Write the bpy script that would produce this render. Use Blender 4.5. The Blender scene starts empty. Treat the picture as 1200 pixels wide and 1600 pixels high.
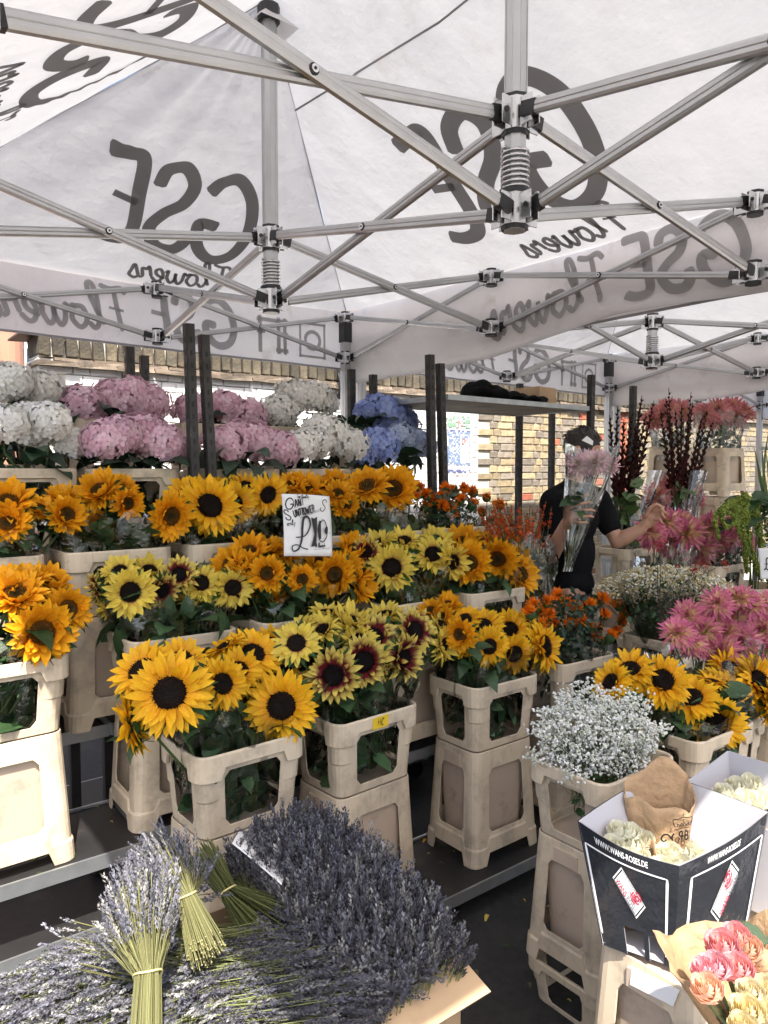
import bpy, bmesh, math, random
import numpy as np
from mathutils import Vector, Matrix, Euler

# ------------------------------------------------------------------ camera, sky, sun, exposure
SC = bpy.context.scene
COL = SC.collection
YAW = math.radians(38.0)          # the stall runs along +X, the camera looks across it
PITCH = math.atan(65/1155)
FPX = 1155.0
CAMH = 1.75
cam = bpy.data.objects.new('camera', bpy.data.cameras.new('camera'))
COL.objects.link(cam)
cam.location = (0, 0, CAMH)
cam.rotation_euler = (math.pi/2 - PITCH, 0, -YAW)
cam.data.sensor_fit = 'VERTICAL'
cam.data.sensor_height = 24.0
cam.data.lens = 24.0*FPX/1600.0
cam.data.clip_start = 0.05
cam.data.clip_end = 3000
SC.camera = cam

SUN = Vector((0.28, 0.57, -1.0)).normalized()       # direction the light travels
world = bpy.data.worlds.new('World'); SC.world = world; world.use_nodes = True
wn = world.node_tree.nodes; wl = world.node_tree.links
sky = wn.new('ShaderNodeTexSky'); sky.sky_type = 'NISHITA'; sky.sun_disc = False
sky.sun_elevation = math.asin(-SUN.z)
sky.sun_rotation = math.atan2(-SUN.x, -SUN.y)
sky.dust_density = 3.5; sky.ozone_density = .35
wl.new(sky.outputs[0], wn['Background'].inputs[0])
wn['Background'].inputs[1].default_value = 0.15
sun = bpy.data.objects.new('sun', bpy.data.lights.new('sun', 'SUN'))
COL.objects.link(sun)
sun.data.energy = 4.2; sun.data.angle = math.radians(0.53); sun.data.color = (1.0, 0.95, 0.88)
sun.rotation_euler = SUN.to_track_quat('-Z', 'Y').to_euler()
sun.location = (-3, -6, 12)

SC.view_settings.view_transform = 'Standard'
SC.view_settings.look = 'None'
SC.view_settings.exposure = 1.40
SC.view_settings.gamma = 1.0
SC.render.engine = 'CYCLES'
cy = SC.cycles
cy.use_denoising = True
cy.max_bounces = 6; cy.diffuse_bounces = 3; cy.glossy_bounces = 2; cy.transmission_bounces = 4
cy.use_adaptive_sampling = True; cy.adaptive_threshold = .03
cy.transparent_max_bounces = 10; cy.caustics_reflective = False; cy.caustics_refractive = False
cy.sample_clamp_indirect = 8.0

# ------------------------------------------------------------------ helpers
RR = Vector((math.cos(YAW), -math.sin(YAW), 0)); FH = Vector((math.sin(YAW), math.cos(YAW), 0)); ZZ = Vector((0, 0, 1))
FW = FH*math.cos(PITCH) - ZZ*math.sin(PITCH); UP = FH*math.sin(PITCH) + ZZ*math.cos(PITCH); CC = Vector((0, 0, CAMH))
def at(u, v, y=None, z=None, x=None):
    """the place in the market that photo point (u, v) shows, on a given plane"""
    r = FW + RR*((u-600)/FPX) + UP*((800-v)/FPX)
    if y is not None: t = y/r.y
    elif x is not None: t = x/r.x
    else: t = (z-CAMH)/r.z
    return CC + r*t
def depth(p): return (Vector(p)-CC).dot(FW)
rng = random.Random(7)
npr = np.random.RandomState(11)

class G:
    """collects shapes for ONE mesh"""
    def __init__(s): s.V = []; s.F = []; s.M = []; s.C = []; s.n = 0
    def add(s, V, F, mat=0, col=None):
        V = np.asarray(V, float).reshape(-1, 3)
        for f in F: s.F.append(tuple(int(i)+s.n for i in f)); s.M.append(mat)
        s.V.append(V)
        if col is None: c = np.ones((len(V), 3))
        else:
            c = np.asarray(col, float)
            if c.ndim == 1: c = np.tile(c, (len(V), 1))
        s.C.append(c); s.n += len(V); return s
    def box(s, c, h, mat=0, rot=None, col=None):
        hx, hy, hz = h
        V = np.array([(x, y, z) for z in (-hz, hz) for y in (-hy, hy) for x in (-hx, hx)], float)
        if rot is not None: V = V @ np.array(rot).T
        V = V + np.array(c)
        return s.add(V, [(0,2,3,1),(4,5,7,6),(0,1,5,4),(2,6,7,3),(0,4,6,2),(1,3,7,5)], mat, col)
    def tube(s, pts, r, n=6, mat=0, col=None, cap=True, sq=None):
        pts = [Vector(p) for p in pts]; k = len(pts)
        rs = list(r) if hasattr(r, '__len__') else [r]*k
        V = []; d0 = (pts[1]-pts[0]).normalized()
        a = d0.orthogonal().normalized()
        for i, p in enumerate(pts):
            d = (pts[min(i+1, k-1)]-pts[max(i-1, 0)])
            d = d.normalized() if d.length > 1e-9 else d0
            a = (a - d*a.dot(d))
            a = a.normalized() if a.length > 1e-6 else d.orthogonal().normalized()
            b = d.cross(a)
            for j in range(n):
                t = 2*math.pi*j/n; V.append(p + (a*math.cos(t)+b*math.sin(t))*rs[i])
        F = [(i*n+j, i*n+(j+1) % n, (i+1)*n+(j+1) % n, (i+1)*n+j) for i in range(k-1) for j in range(n)]
        if cap: F += [tuple(range(n-1, -1, -1)), tuple((k-1)*n+j for j in range(n))]
        return s.add([tuple(v) for v in V], F, mat, col)
    def mesh(s, name, mats, smooth=True):
        me = bpy.data.meshes.new(name)
        V = np.concatenate(s.V); C = np.concatenate(s.C)
        me.from_pydata(V.tolist(), [], s.F)
        for m in (mats if isinstance(mats, (list, tuple)) else [mats]): me.materials.append(m)
        if max(s.M): me.polygons.foreach_set('material_index', s.M)
        at_ = me.attributes.new('col', 'FLOAT_COLOR', 'POINT')
        at_.data.foreach_set('color', np.concatenate([C, np.ones((len(C), 1))], 1).ravel().astype(np.float32))
        if smooth: me.polygons.foreach_set('use_smooth', [True]*len(me.polygons))
        me.update(); return me

def fast_mesh(name, V, F, mat, C=None, smooth=False):
    """one mesh from numpy arrays; F is (n,3) or (n,4)"""
    me = bpy.data.meshes.new(name); k = F.shape[1]
    me.vertices.add(len(V)); me.vertices.foreach_set('co', V.astype(np.float32).ravel())
    me.loops.add(F.size); me.loops.foreach_set('vertex_index', F.astype(np.int32).ravel())
    me.polygons.add(len(F)); me.polygons.foreach_set('loop_start', np.arange(0, F.size, k, dtype=np.int32))
    if smooth: me.polygons.foreach_set('use_smooth', np.ones(len(F), bool))
    me.materials.append(mat)
    if C is not None:
        a = me.attributes.new('col', 'FLOAT_COLOR', 'POINT')
        a.data.foreach_set('color', np.concatenate([C, np.ones((len(C), 1))], 1).ravel().astype(np.float32))
    me.update(calc_edges=True); me.validate(); return me

def replicate(T, TF, mats, cols=None):
    """template (n,3), faces (m,k); mats (N,3,4) -> V, F"""
    N = len(mats); n = len(T)
    V = np.einsum('nij,kj->nki', mats[:, :, :3], T) + mats[:, None, :, 3]
    F = (TF[None] + (np.arange(N)*n)[:, None, None]).reshape(-1, TF.shape[1])
    return V.reshape(-1, 3), F

def frames(P, N, S, spin=None):
    """(N,3,4) matrices: local z -> N, uniform scale S"""
    P = np.asarray(P, float); Nn = np.asarray(N, float); Nn = Nn/np.linalg.norm(Nn, axis=1, keepdims=True)
    ref = np.where(np.abs(Nn[:, 2:3]) > .9, np.array([[1., 0, 0]]), np.array([[0, 0, 1.]]))
    X = np.cross(ref, Nn); X /= np.linalg.norm(X, axis=1, keepdims=True); Y = np.cross(Nn, X)
    a = npr.rand(len(P))*2*np.pi if spin is None else np.asarray(spin)
    ca, sa = np.cos(a)[:, None], np.sin(a)[:, None]
    X2, Y2 = X*ca+Y*sa, Y*ca-X*sa
    S = np.asarray(S, float)
    if S.ndim == 0: S = np.full(len(P), float(S))
    return np.concatenate([np.stack([X2, Y2, Nn], 2)*S[:, None, None], P[:, :, None]], 2)

def ob(name, me, parent=None, M=None, kind=None, label=None):
    o = bpy.data.objects.new(name, me); COL.objects.link(o)
    if parent is not None: o.parent = parent
    if M is not None: o.matrix_local = M
    if kind: o['kind'] = kind
    if label: o['label'] = label
    return o
def tag(o, label, cat, group=None):
    o['label'] = label; o['category'] = cat
    if group: o['group'] = group
    return o
def thing(name, label, cat, loc=(0, 0, 0), rz=0.0, group=None):
    o = bpy.data.objects.new(name, None); COL.objects.link(o)
    o.empty_display_size = .05
    o.location = loc; o.rotation_euler = (0, 0, rz)
    return tag(o, label, cat, group)
def struct(name, me, parent=None):
    o = ob(name, me, parent)
    if parent is None: o['kind'] = 'structure'
    return o
def bake(me, mods):
    """apply modifiers to a mesh and give back the resulting mesh"""
    o = bpy.data.objects.new('tmp', me); COL.objects.link(o)
    for t, kw in mods:
        m = o.modifiers.new(t, t)
        for k, v in kw.items(): setattr(m, k, v)
    dg = bpy.context.evaluated_depsgraph_get(); dg.update()
    out = bpy.data.meshes.new_from_object(o.evaluated_get(dg))
    bpy.data.objects.remove(o); return out
def facing(p, n, s, spin=0.0, at_origin=Vector((0, 0, 0))):
    """matrix: local z along n at p"""
    n = Vector(n).normalized(); q = n.to_track_quat('Z', 'Y')
    return Matrix.Translation(Vector(p)-at_origin) @ q.to_matrix().to_4x4() @ Matrix.Rotation(spin, 4, 'Z') @ Matrix.Scale(s, 4)

# ------------------------------------------------------------------ materials
def new_mat(name):
    m = bpy.data.materials.new(name); m.use_nodes = True
    return m, m.node_tree.nodes, m.node_tree.links, m.node_tree.nodes['Principled BSDF']
def pbr(name, col=(.5, .5, .5), rough=.5, metal=0.0, var=0.0, vscale=6.0, dirt=None, dscale=4.0, dlow=.5, dhigh=.75, bump=0.0, bscale=40.0,
        attr=False, rand=0.0, trans=0.0, spec=None, bdist=.01, sheen=0.0, crease=0.0, streak=None):
    m, N, L, B = new_mat(name)
    def nd(t, **k):
        x = N.new(t)
        for a, b in k.items(): setattr(x, a, b)
        return x
    tc = nd('ShaderNodeTexCoord')
    if attr:
        src = nd('ShaderNodeAttribute', attribute_name='col').outputs['Color']
        if tuple(col) != (1, 1, 1):
            mx = nd('ShaderNodeMix', data_type='RGBA', blend_type='MULTIPLY'); mx.inputs[0].default_value = 1
            L.new(src, mx.inputs[6]); mx.inputs[7].default_value = (*col, 1); src = mx.outputs[2]
    else:
        r = nd('ShaderNodeRGB'); r.outputs[0].default_value = (*col, 1); src = r.outputs[0]
    if var > 0:
        nz = nd('ShaderNodeTexNoise'); nz.inputs['Scale'].default_value = vscale; nz.inputs['Detail'].default_value = 5
        L.new(tc.outputs['Object'], nz.inputs['Vector'])
        mr = nd('ShaderNodeMapRange'); mr.inputs[1].default_value = .3; mr.inputs[2].default_value = .7
        mr.inputs[3].default_value = 1-var; mr.inputs[4].default_value = 1+var
        L.new(nz.outputs[0], mr.inputs[0])
        hs = nd('ShaderNodeHueSaturation'); L.new(mr.outputs[0], hs.inputs['Value']); L.new(src, hs.inputs['Color']); src = hs.outputs[0]
    if rand > 0:
        oi = nd('ShaderNodeObjectInfo'); mr = nd('ShaderNodeMapRange')
        mr.inputs[3].default_value = 1-rand; mr.inputs[4].default_value = 1+rand
        L.new(oi.outputs['Random'], mr.inputs[0])
        hs = nd('ShaderNodeHueSaturation'); L.new(mr.outputs[0], hs.inputs['Value']); L.new(src, hs.inputs['Color'])
        src = hs.outputs[0]
    if dirt is not None:
        nz = nd('ShaderNodeTexNoise'); nz.inputs['Scale'].default_value = dscale; nz.inputs['Detail'].default_value = 9; nz.inputs['Roughness'].default_value = .68
        if rand or attr is False:
            oi = nd('ShaderNodeObjectInfo'); vm = nd('ShaderNodeVectorMath', operation='ADD')
            L.new(tc.outputs['Object'], vm.inputs[0])
            cx = nd('ShaderNodeCombineXYZ'); ml = nd('ShaderNodeMath', operation='MULTIPLY'); ml.inputs[1].default_value = 37.0
            L.new(oi.outputs['Random'], ml.inputs[0])
            for i in range(3): L.new(ml.outputs[0], cx.inputs[i])
            L.new(cx.outputs[0], vm.inputs[1]); L.new(vm.outputs[0], nz.inputs['Vector'])
        else: L.new(tc.outputs['Object'], nz.inputs['Vector'])
        mr = nd('ShaderNodeMapRange'); mr.inputs[1].default_value = dlow; mr.inputs[2].default_value = dhigh
        L.new(nz.outputs[0], mr.inputs[0])
        mx = nd('ShaderNodeMix', data_type='RGBA'); L.new(mr.outputs[0], mx.inputs[0]); L.new(src, mx.inputs[6])
        mx.inputs[7].default_value = (*dirt, 1); src = mx.outputs[2]
    if streak is not None:
        mp_ = nd('ShaderNodeMapping'); mp_.inputs['Scale'].default_value = (34, 34, 3.0); nz = nd('ShaderNodeTexNoise'); nz.inputs['Scale'].default_value = 1.0; nz.inputs['Detail'].default_value = 7; nz.inputs['Roughness'].default_value = .7
        oi = nd('ShaderNodeObjectInfo'); ml = nd('ShaderNodeMath', operation='MULTIPLY'); ml.inputs[1].default_value = 9.0; L.new(oi.outputs['Random'], ml.inputs[0]); vm = nd('ShaderNodeVectorMath', operation='ADD')
        L.new(tc.outputs['Object'], vm.inputs[0]); L.new(ml.outputs[0], vm.inputs[1]); L.new(vm.outputs[0], mp_.inputs[0]); L.new(mp_.outputs[0], nz.inputs['Vector'])
        mr = nd('ShaderNodeMapRange'); mr.inputs[1].default_value = .56; mr.inputs[2].default_value = .80; mr.inputs[4].default_value = .75; L.new(nz.outputs[0], mr.inputs[0])
        mx = nd('ShaderNodeMix', data_type='RGBA'); L.new(mr.outputs[0], mx.inputs[0]); L.new(src, mx.inputs[6]); mx.inputs[7].default_value = (*streak, 1); src = mx.outputs[2]
    L.new(src, B.inputs['Base Color'])
    B.inputs['Roughness'].default_value = rough; B.inputs['Metallic'].default_value = metal
    if spec is not None: B.inputs['Specular IOR Level'].default_value = spec
    if sheen: B.inputs['Sheen Weight'].default_value = sheen
    if bump > 0:
        nz = nd('ShaderNodeTexNoise'); nz.inputs['Scale'].default_value = bscale; nz.inputs['Detail'].default_value = 6
        L.new(tc.outputs['Object'], nz.inputs['Vector'])
        bp = nd('ShaderNodeBump'); bp.inputs['Strength'].default_value = bump; bp.inputs['Distance'].default_value = bdist
        L.new(nz.outputs[0], bp.inputs['Height']); L.new(bp.outputs[0], B.inputs['Normal'])
        if crease:
            vo = nd('ShaderNodeTexVoronoi', feature='DISTANCE_TO_EDGE'); vo.inputs['Scale'].default_value = crease; L.new(tc.outputs['Object'], vo.inputs['Vector'])
            mr = nd('ShaderNodeMapRange'); mr.inputs[2].default_value = .12; L.new(vo.outputs[0], mr.inputs[0])
            b2 = nd('ShaderNodeBump'); b2.inputs['Strength'].default_value = .16; b2.inputs['Distance'].default_value = .012; L.new(mr.outputs[0], b2.inputs['Height']); L.new(bp.outputs[0], b2.inputs['Normal']); L.new(b2.outputs[0], B.inputs['Normal'])
    if trans > 0:
        tb = nd('ShaderNodeBsdfTranslucent'); L.new(src, tb.inputs[0])
        if bump > 0: L.new(B.inputs['Normal'].links[0].from_socket, tb.inputs['Normal'])
        ms = nd('ShaderNodeMixShader'); ms.inputs[0].default_value = trans
        L.new(B.outputs[0], ms.inputs[1]); L.new(tb.outputs[0], ms.inputs[2])
        L.new(ms.outputs[0], N['Material Output'].inputs[0])
    return m
def cellophane(name, tint=(.97, .98, .98), gloss=.10, bscale=26.0):
    m, N, L, B = new_mat(name); N.remove(B)
    tr = N.new('ShaderNodeBsdfTransparent'); tr.inputs[0].default_value = (*tint, 1)
    gl = N.new('ShaderNodeBsdfGlossy'); gl.inputs['Roughness'].default_value = .09; gl.inputs[0].default_value = (.95, .95, .95, 1)
    fr = N.new('ShaderNodeFresnel'); fr.inputs[0].default_value = 1.5
    ad = N.new('ShaderNodeMath'); ad.operation = 'ADD'; ad.inputs[1].default_value = gloss*.25; ad.use_clamp = True
    nz = N.new('ShaderNodeTexNoise'); nz.inputs['Scale'].default_value = bscale; nz.inputs['Detail'].default_value = 3
    tc = N.new('ShaderNodeTexCoord'); L.new(tc.outputs['Object'], nz.inputs[0])
    bp = N.new('ShaderNodeBump'); bp.inputs['Strength'].default_value = .55; bp.inputs['Distance'].default_value = .018
    L.new(nz.outputs[0], bp.inputs['Height']); L.new(bp.outputs[0], gl.inputs['Normal']); L.new(bp.outputs[0], fr.inputs['Normal'])
    L.new(fr.outputs[0], ad.inputs[0])
    ms = N.new('ShaderNodeMixShader'); L.new(ad.outputs[0], ms.inputs[0]); L.new(tr.outputs[0], ms.inputs[1]); L.new(gl.outputs[0], ms.inputs[2])
    L.new(ms.outputs[0], N['Material Output'].inputs[0]); return m

M = {}
M['canopy'] = pbr('canopy_fabric', (.76, .755, .76), .75, var=.035, vscale=2.2, dirt=(.58, .54, .50), dscale=3.4, dlow=.58, dhigh=1.0, bump=.8, bscale=3.2, bdist=.06, trans=.20, spec=.2)
M['valance'] = pbr('valance_fabric', (.84, .82, .82), .8, var=.05, vscale=3, dirt=(.55, .50, .46), dscale=5, dlow=.56, dhigh=.85, bump=.4, bscale=9, bdist=.02, trans=.40, spec=.2)
M['print'] = pbr('canopy_print', (.24, .23, .225), .8, trans=.5, spec=.1)
M['print_pale'] = pbr('valance_print', (.46, .45, .45), .8, trans=.55, spec=.1)
M['alu'] = pbr('brushed_aluminium', (.52, .52, .525), .42, .85, var=.06, vscale=9, bump=.08, bscale=60)
M['steel'] = pbr('bright_bracket_steel', (.66, .66, .67), .25, .95, dirt=(.35, .34, .33), dscale=20, dlow=.55, dhigh=.8)
M['blackplastic'] = pbr('black_plastic', (.02, .02, .022), .45)
M['post'] = pbr('dark_steel_post', (.052, .05, .048), .55, .5, var=.25, vscale=14, dirt=(.20, .19, .18), dscale=22, dlow=.60, dhigh=.8)
M['galv'] = pbr('galvanised_edge', (.42, .44, .45), .42, .75, var=.15, vscale=12, dirt=(.20, .13, .08), dscale=6, dlow=.60, dhigh=.78, bump=.1)
M['board'] = pbr('black_film_plywood', (.014, .0135, .0135), .6, var=.25, vscale=8, dirt=(.085, .07, .058), dscale=7, dlow=.56, dhigh=.85, bump=.1)
M['ply'] = pbr('grey_plywood', (.30, .26, .21), .7, var=.18, vscale=5, dirt=(.12, .11, .10), dscale=6)
M['bucket'] = pbr('beige_bucket_plastic', (.66, .545, .395), .46, rand=.06, var=.05, vscale=5, dirt=(.20, .165, .13), dscale=8, dlow=.49, dhigh=.82, bump=.05, bscale=90, streak=(.30, .235, .17))
M['bucket_in'] = pbr('beige_bucket_inner', (.58, .455, .345), .5, rand=.06, var=.06, vscale=6, dirt=(.16, .13, .10), dscale=7, dlow=.56, dhigh=.85)
M['asphalt'] = pbr('asphalt', (.026, .0255, .025), .85, var=.3, vscale=30, dirt=(.05, .047, .044), dscale=3, bump=.5, bscale=120)
M['leaf'] = pbr('sunflower_leaf', (.038, .088, .028), .48, var=.3, vscale=20, rand=.3, trans=.18, bump=.25, bscale=45)
M['leafdark'] = pbr('hydrangea_leaf', (.022, .050, .024), .42, var=.3, vscale=16, rand=.3, trans=.12, bump=.3, bscale=40)
M['stem'] = pbr('green_stem', (.075, .125, .035), .5, var=.25, vscale=15, trans=.1)
M['petal'] = pbr('flower_petal', (1, 1, 1), .55, attr=True, rand=.06, var=.10, vscale=22, trans=.28, spec=.25)
M['disc'] = pbr('flower_disc', (1, 1, 1), .85, attr=True, spec=.15)
M['cello'] = cellophane('cellophane', gloss=.12)
M['sleeve'] = cellophane('clear_plastic_sleeve', (.96, .97, .98), .10, 7.0)
M['paper'] = pbr('white_card', (.78, .77, .76), .7, var=.03, vscale=12, dirt=(.6, .56, .5), dscale=7, dlow=.6, dhigh=.9, bump=.12, bscale=12)
M['ink'] = pbr('black_marker_ink', (.012, .011, .012), .5)
M['kraft'] = pbr('brown_kraft_paper', (.46, .30, .165), .7, var=.10, vscale=9, bump=.9, bscale=16, bdist=.02, trans=.15, crease=13.0)
M['card'] = pbr('corrugated_cardboard', (.50, .345, .205), .75, var=.08, vscale=6, dirt=(.36, .24, .14), dscale=8, dlow=.55, dhigh=.85, bump=.15, bscale=40)
# ------------------------------------------------------------------ lettering made of brush strokes
def smooth(pts, k=6):
    P = [np.array(p, float) for p in pts]
    if len(P) < 3: return P
    Q = [P[0]*2-P[1]] + P + [P[-1]*2-P[-2]]; out = []
    for i in range(1, len(Q)-2):
        a, b, c, d = Q[i-1:i+3]
        for j in range(k):
            t = j/k
            out.append(.5*((2*b)+(c-a)*t+(2*a-5*b+4*c-d)*t*t+(3*b-a-3*c+d)*t**3))
    out.append(P[-1]); return out
GLY = {   # height 1, strokes as points; a leading number is a width factor
 'G': (.80, [[(.70,.80),(.58,.95),(.36,.98),(.14,.78),(.05,.42),(.16,.10),(.42,.0),(.64,.16),(.70,.44),(.46,.43)]]),
 'S': (.62, [[(.56,.74),(.50,.93),(.30,.98),(.15,.82),(.22,.60),(.42,.44),(.54,.24),(.42,.04),(.20,.02),(.07,.16),(.10,.30)]]),
 'E': (.60, [[(.56,.98),(.34,1.0),(.16,.96),(.13,.6),(.10,.22),(.16,.03),(.36,.0),(.56,.07)],[(.13,.50),(.42,.54)]]),
 'F': (.56, [[(.02,.86),(.14,.98),(.36,.94),(.58,1.0)],[(.28,.94),(.24,.5),(.18,.02)],[(.10,.48),(.42,.52)]]),
 'I': (.22, [[(.11,1),(.11,0)]]), 'A': (.62, [[(.04,0),(.30,1),(.56,0)],[(.14,.36),(.47,.36)]]),
 'N': (.60, [[(.08,0),(.10,1),(.48,0),(.52,1)]]), 'T': (.50, [[(.02,.95),(.48,1.0)],[(.25,.96),(.23,0)]]),
 'U': (.56, [[(.06,1),(.08,.25),(.24,0),(.42,.2),(.48,1)],[(.48,.9),(.50,0)]]), 'L': (.46, [[(.10,1),(.08,.02),(.42,.04)]]),
 'O': (.54, [[(.26,1),(.06,.7),(.08,.2),(.27,0),(.46,.25),(.46,.75),(.26,1)]]), 'W': (.80, [[(.02,1),(.18,0),(.36,.7),(.54,0),(.76,1)]]),
 'R': (.54, [[(.08,0),(.08,.98),(.36,.98),(.46,.76),(.34,.52),(.10,.48)],[(.26,.48),(.50,0)]]),
 'B': (.54, [[(.08,0),(.08,1),(.36,.96),(.44,.76),(.32,.54),(.10,.52)],[(.32,.54),(.48,.34),(.40,.06),(.08,0)]]),
 'H': (.58, [[(.08,1),(.06,0)],[(.08,.5),(.48,.54)],[(.50,1),(.48,0)]]), 'C': (.56, [[(.52,.80),(.34,.98),(.12,.76),(.08,.30),(.26,.0),(.52,.12)]]),
 'P': (.50, [[(.08,0),(.10,1),(.40,.92),(.42,.62),(.12,.5)]]), 'Q': (.60, [[(.30,1),(.06,.7),(.10,.2),(.30,0),(.50,.3),(.46,.8),(.30,1)],[(.34,.2),(.58,-.1)]]),
 'Y': (.50, [[(.04,1),(.24,.5)],[(.48,1),(.24,.5),(.10,-.2)]]),
 'l': (.30, [[(.0,.12),(.16,.5),(.28,.94),(.18,1.0),(.10,.7),(.10,.2),(.20,.02),(.32,.14)]]),
 'o': (.42, [[(.30,.46),(.12,.44),(.06,.18),(.20,.0),(.36,.18),(.30,.46),(.42,.38)]]),
 'w': (.58, [[(.0,.38),(.06,.46),(.08,.14),(.18,.0),(.28,.2),(.30,.42),(.30,.14),(.40,.0),(.52,.2),(.52,.46),(.60,.38)]]),
 'e': (.38, [[(.0,.14),(.22,.24),(.28,.40),(.16,.48),(.06,.26),(.12,.04),(.24,.0),(.38,.14)]]),
 'r': (.34, [[(.0,.14),(.08,.44),(.12,.50),(.16,.40),(.28,.40),(.24,.12),(.34,.04)]]),
 's': (.34, [[(.0,.08),(.16,.50),(.22,.30),(.26,.10),(.12,.0),(.02,.08)]]),
 'n': (.40, [[(.05,.45),(.06,0)],[(.06,.3),(.2,.46),(.32,.3),(.32,0)]]), 'y': (.36, [[(.04,.45),(.16,.1)],[(.32,.48),(.06,-.4)]]),
 'u': (.40, [[(.05,.45),(.08,.06),(.22,.02),(.32,.4)],[(.32,.42),(.34,0)]]), 'a': (.40, [[(.30,.40),(.10,.40),(.06,.08),(.20,.0),(.32,.36),(.34,0)]]),
 'i': (.18, [[(.08,.45),(.10,0)]]), 't': (.30, [[(.14,.85),(.12,.05),(.24,0)],[(.0,.5),(.28,.52)]]), 'p': (.40, [[(.06,.45),(.05,-.35)],[(.06,.35),(.22,.46),(.32,.22),(.18,.0),(.06,.1)]]),
 'c': (.34, [[(.28,.40),(.12,.42),(.06,.15),(.16,.0),(.30,.08)]]), 'h': (.40, [[(.08,.95),(.05,0)],[(.06,.3),(.2,.46),(.32,.3),(.32,0)]]),
 'm': (.56, [[(.04,.45),(.04,0)],[(.04,.3),(.16,.46),(.26,.3),(.26,0)],[(.26,.3),(.38,.46),(.48,.3),(.48,0)]]), 'q': (.4, [[(.3,.4),(.1,.4),(.08,.05),(.3,.1)],[(.32,.45),(.3,-.4)]]),
 'd': (.42, [[(.32,.36),(.12,.44),(.06,.12),(.2,0),(.33,.2)],[(.36,1),(.34,0)]]), 'v': (.36, [[(.04,.45),(.16,0),(.32,.48)]]),
 'k': (.4, [[(.06,1),(.05,0)],[(.32,.45),(.08,.2),(.34,0)]]), 'g': (.4, [[(.3,.4),(.1,.4),(.08,.05),(.3,.1)],[(.32,.45),(.3,-.3),(.08,-.35)]]),
 'f': (.30, [[(.30,.95),(.18,.98),(.12,.7),(.10,-.1)],[(.0,.5),(.26,.52)]]),
 '2': (.5, [[(.08,.78),(.22,1),(.42,.85),(.34,.5),(.06,.02),(.48,.04)]]),
 '5': (.5, [[(.44,1),(.14,.97),(.10,.58),(.34,.62),(.46,.32),(.30,.0),(.06,.08)]]), '1': (.3, [[(.04,.8),(.17,1),(.16,0)]]), '0': (.54, [[(.26,1),(.06,.7),(.08,.2),(.27,0),(.46,.25),(.46,.75),(.26,1)]]),
 '£': (.6, [[(.50,.80),(.40,.98),(.26,.86),(.24,.5),(.18,.12),(.04,.02),(.20,.10),(.38,.0),(.54,.08)],[(.08,.48),(.42,.50)]]), '-': (.3, [[(.04,.4),(.26,.4)]]), '.': (.16, [[(.05,.0),(.08,.06)]]), ' ': (.3, []),
}
def strokes(text, h, x0=0.0, y0=0.0, slant=0.0, gap=.04, rot=0.0, xs=1.0):
    out = []; x = 0.0; cr, sr = math.cos(rot), math.sin(rot)
    for ch in text:
        w, S = GLY[ch]
        for s in S:
            pts = [((x+px*xs+py*slant)*h, py*h) for px, py in s]
            out.append([(x0+a*cr-b*sr, y0+a*sr+b*cr) for a, b in pts])
        x += w*xs+gap
    return out, x*h
def ribbon(g, pts, width, put, lift=0.0, mat=0, taper=.0, k=6):
    """flat brush stroke; put(a, b, lift) -> 3D point"""
    P = smooth(pts, k); n = len(P)
    V = []
    for i, p in enumerate(P):
        d = P[min(i+1, n-1)]-P[max(i-1, 0)]; L = np.hypot(*d)
        if L < 1e-9: d = np.array((1., 0)); L = 1
        nn = np.array((-d[1], d[0]))/L
        w = width*.5
        if callable(taper): w *= taper(i/(n-1))
        elif i == 0 or i == n-1: w *= .55
        for sgn in (-1, 1):
            q = p+nn*w*sgn; V.append(put(q[0], q[1], lift))
    g.add(V, [(2*i, 2*i+1, 2*i+3, 2*i+2) for i in range(n-1)], mat)
def write(g, S, width, put, lift=0.0, mat=0, taper=0.0, k=6):
    for i, s in enumerate(S): ribbon(g, s, width, put, lift+i*.0006, mat, taper, k)

# ------------------------------------------------------------------ ground
g = G(); n = 24
g.add([(-400, -400, 0), (400, -400, 0), (400, 400, 0), (-400, 400, 0)], [(0, 1, 2, 3)])
struct('ground', g.mesh('ground', M['asphalt'], False))
# unseen pale slab added before the stall to bounce light into its shade
M['bounce_paving'] = pbr('bounce_concrete', (.34, .32, .29), .9, var=.12, vscale=3, dirt=(.2, .19, .17), dscale=2, bump=.2, bscale=60)
g = G(); g.box((2, -3.0, .06), (14, 2.4, .06)); struct('bounce_slab', g.mesh('bounce_slab', M['bounce_paving'], False))

# ------------------------------------------------------------------ market tents
def lerp(a, b, t): return a+(b-a)*t
ZU, ZL = 2.84, 2.56               # upper and lower joints along the eaves
ZCU, ZCL = 2.805, 2.53            # the same at the centre poles
ZE, ZP = 2.90, 3.86               # canopy at the eave and at the peak
def hexbar(a, b, w=.021, h=.030, name='truss_bar', mat=None):
    """extruded bar with bevelled section and shallow grooves, made along its own length"""
    a, b = Vector(a), Vector(b); d = (b-a); Ln = d.length; d.normalize()
    side = d.cross(ZZ).normalized(); up = side.cross(d)
    sec = [(-w*.5, -h*.32), (-w*.3, -h*.5), (w*.3, -h*.5), (w*.5, -h*.32), (w*.5, -h*.06), (w*.42, 0), (w*.5, h*.06), (w*.5, h*.32), (w*.3, h*.5), (-w*.3, h*.5), (-w*.5, h*.32), (-w*.5, h*.06), (-w*.42, 0), (-w*.5, -h*.06)]
    k = len(sec); V = [tuple(p+side*x+up*z) for p in (a, b) for x, z in sec]
    g = G(); g.add(V, [(j, (j+1) % k, k+(j+1) % k, k+j) for j in range(k)]+[tuple(range(k-1, -1, -1)), tuple(range(k, 2*k))])
    return g.mesh(name, mat or M['alu'], False)
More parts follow.
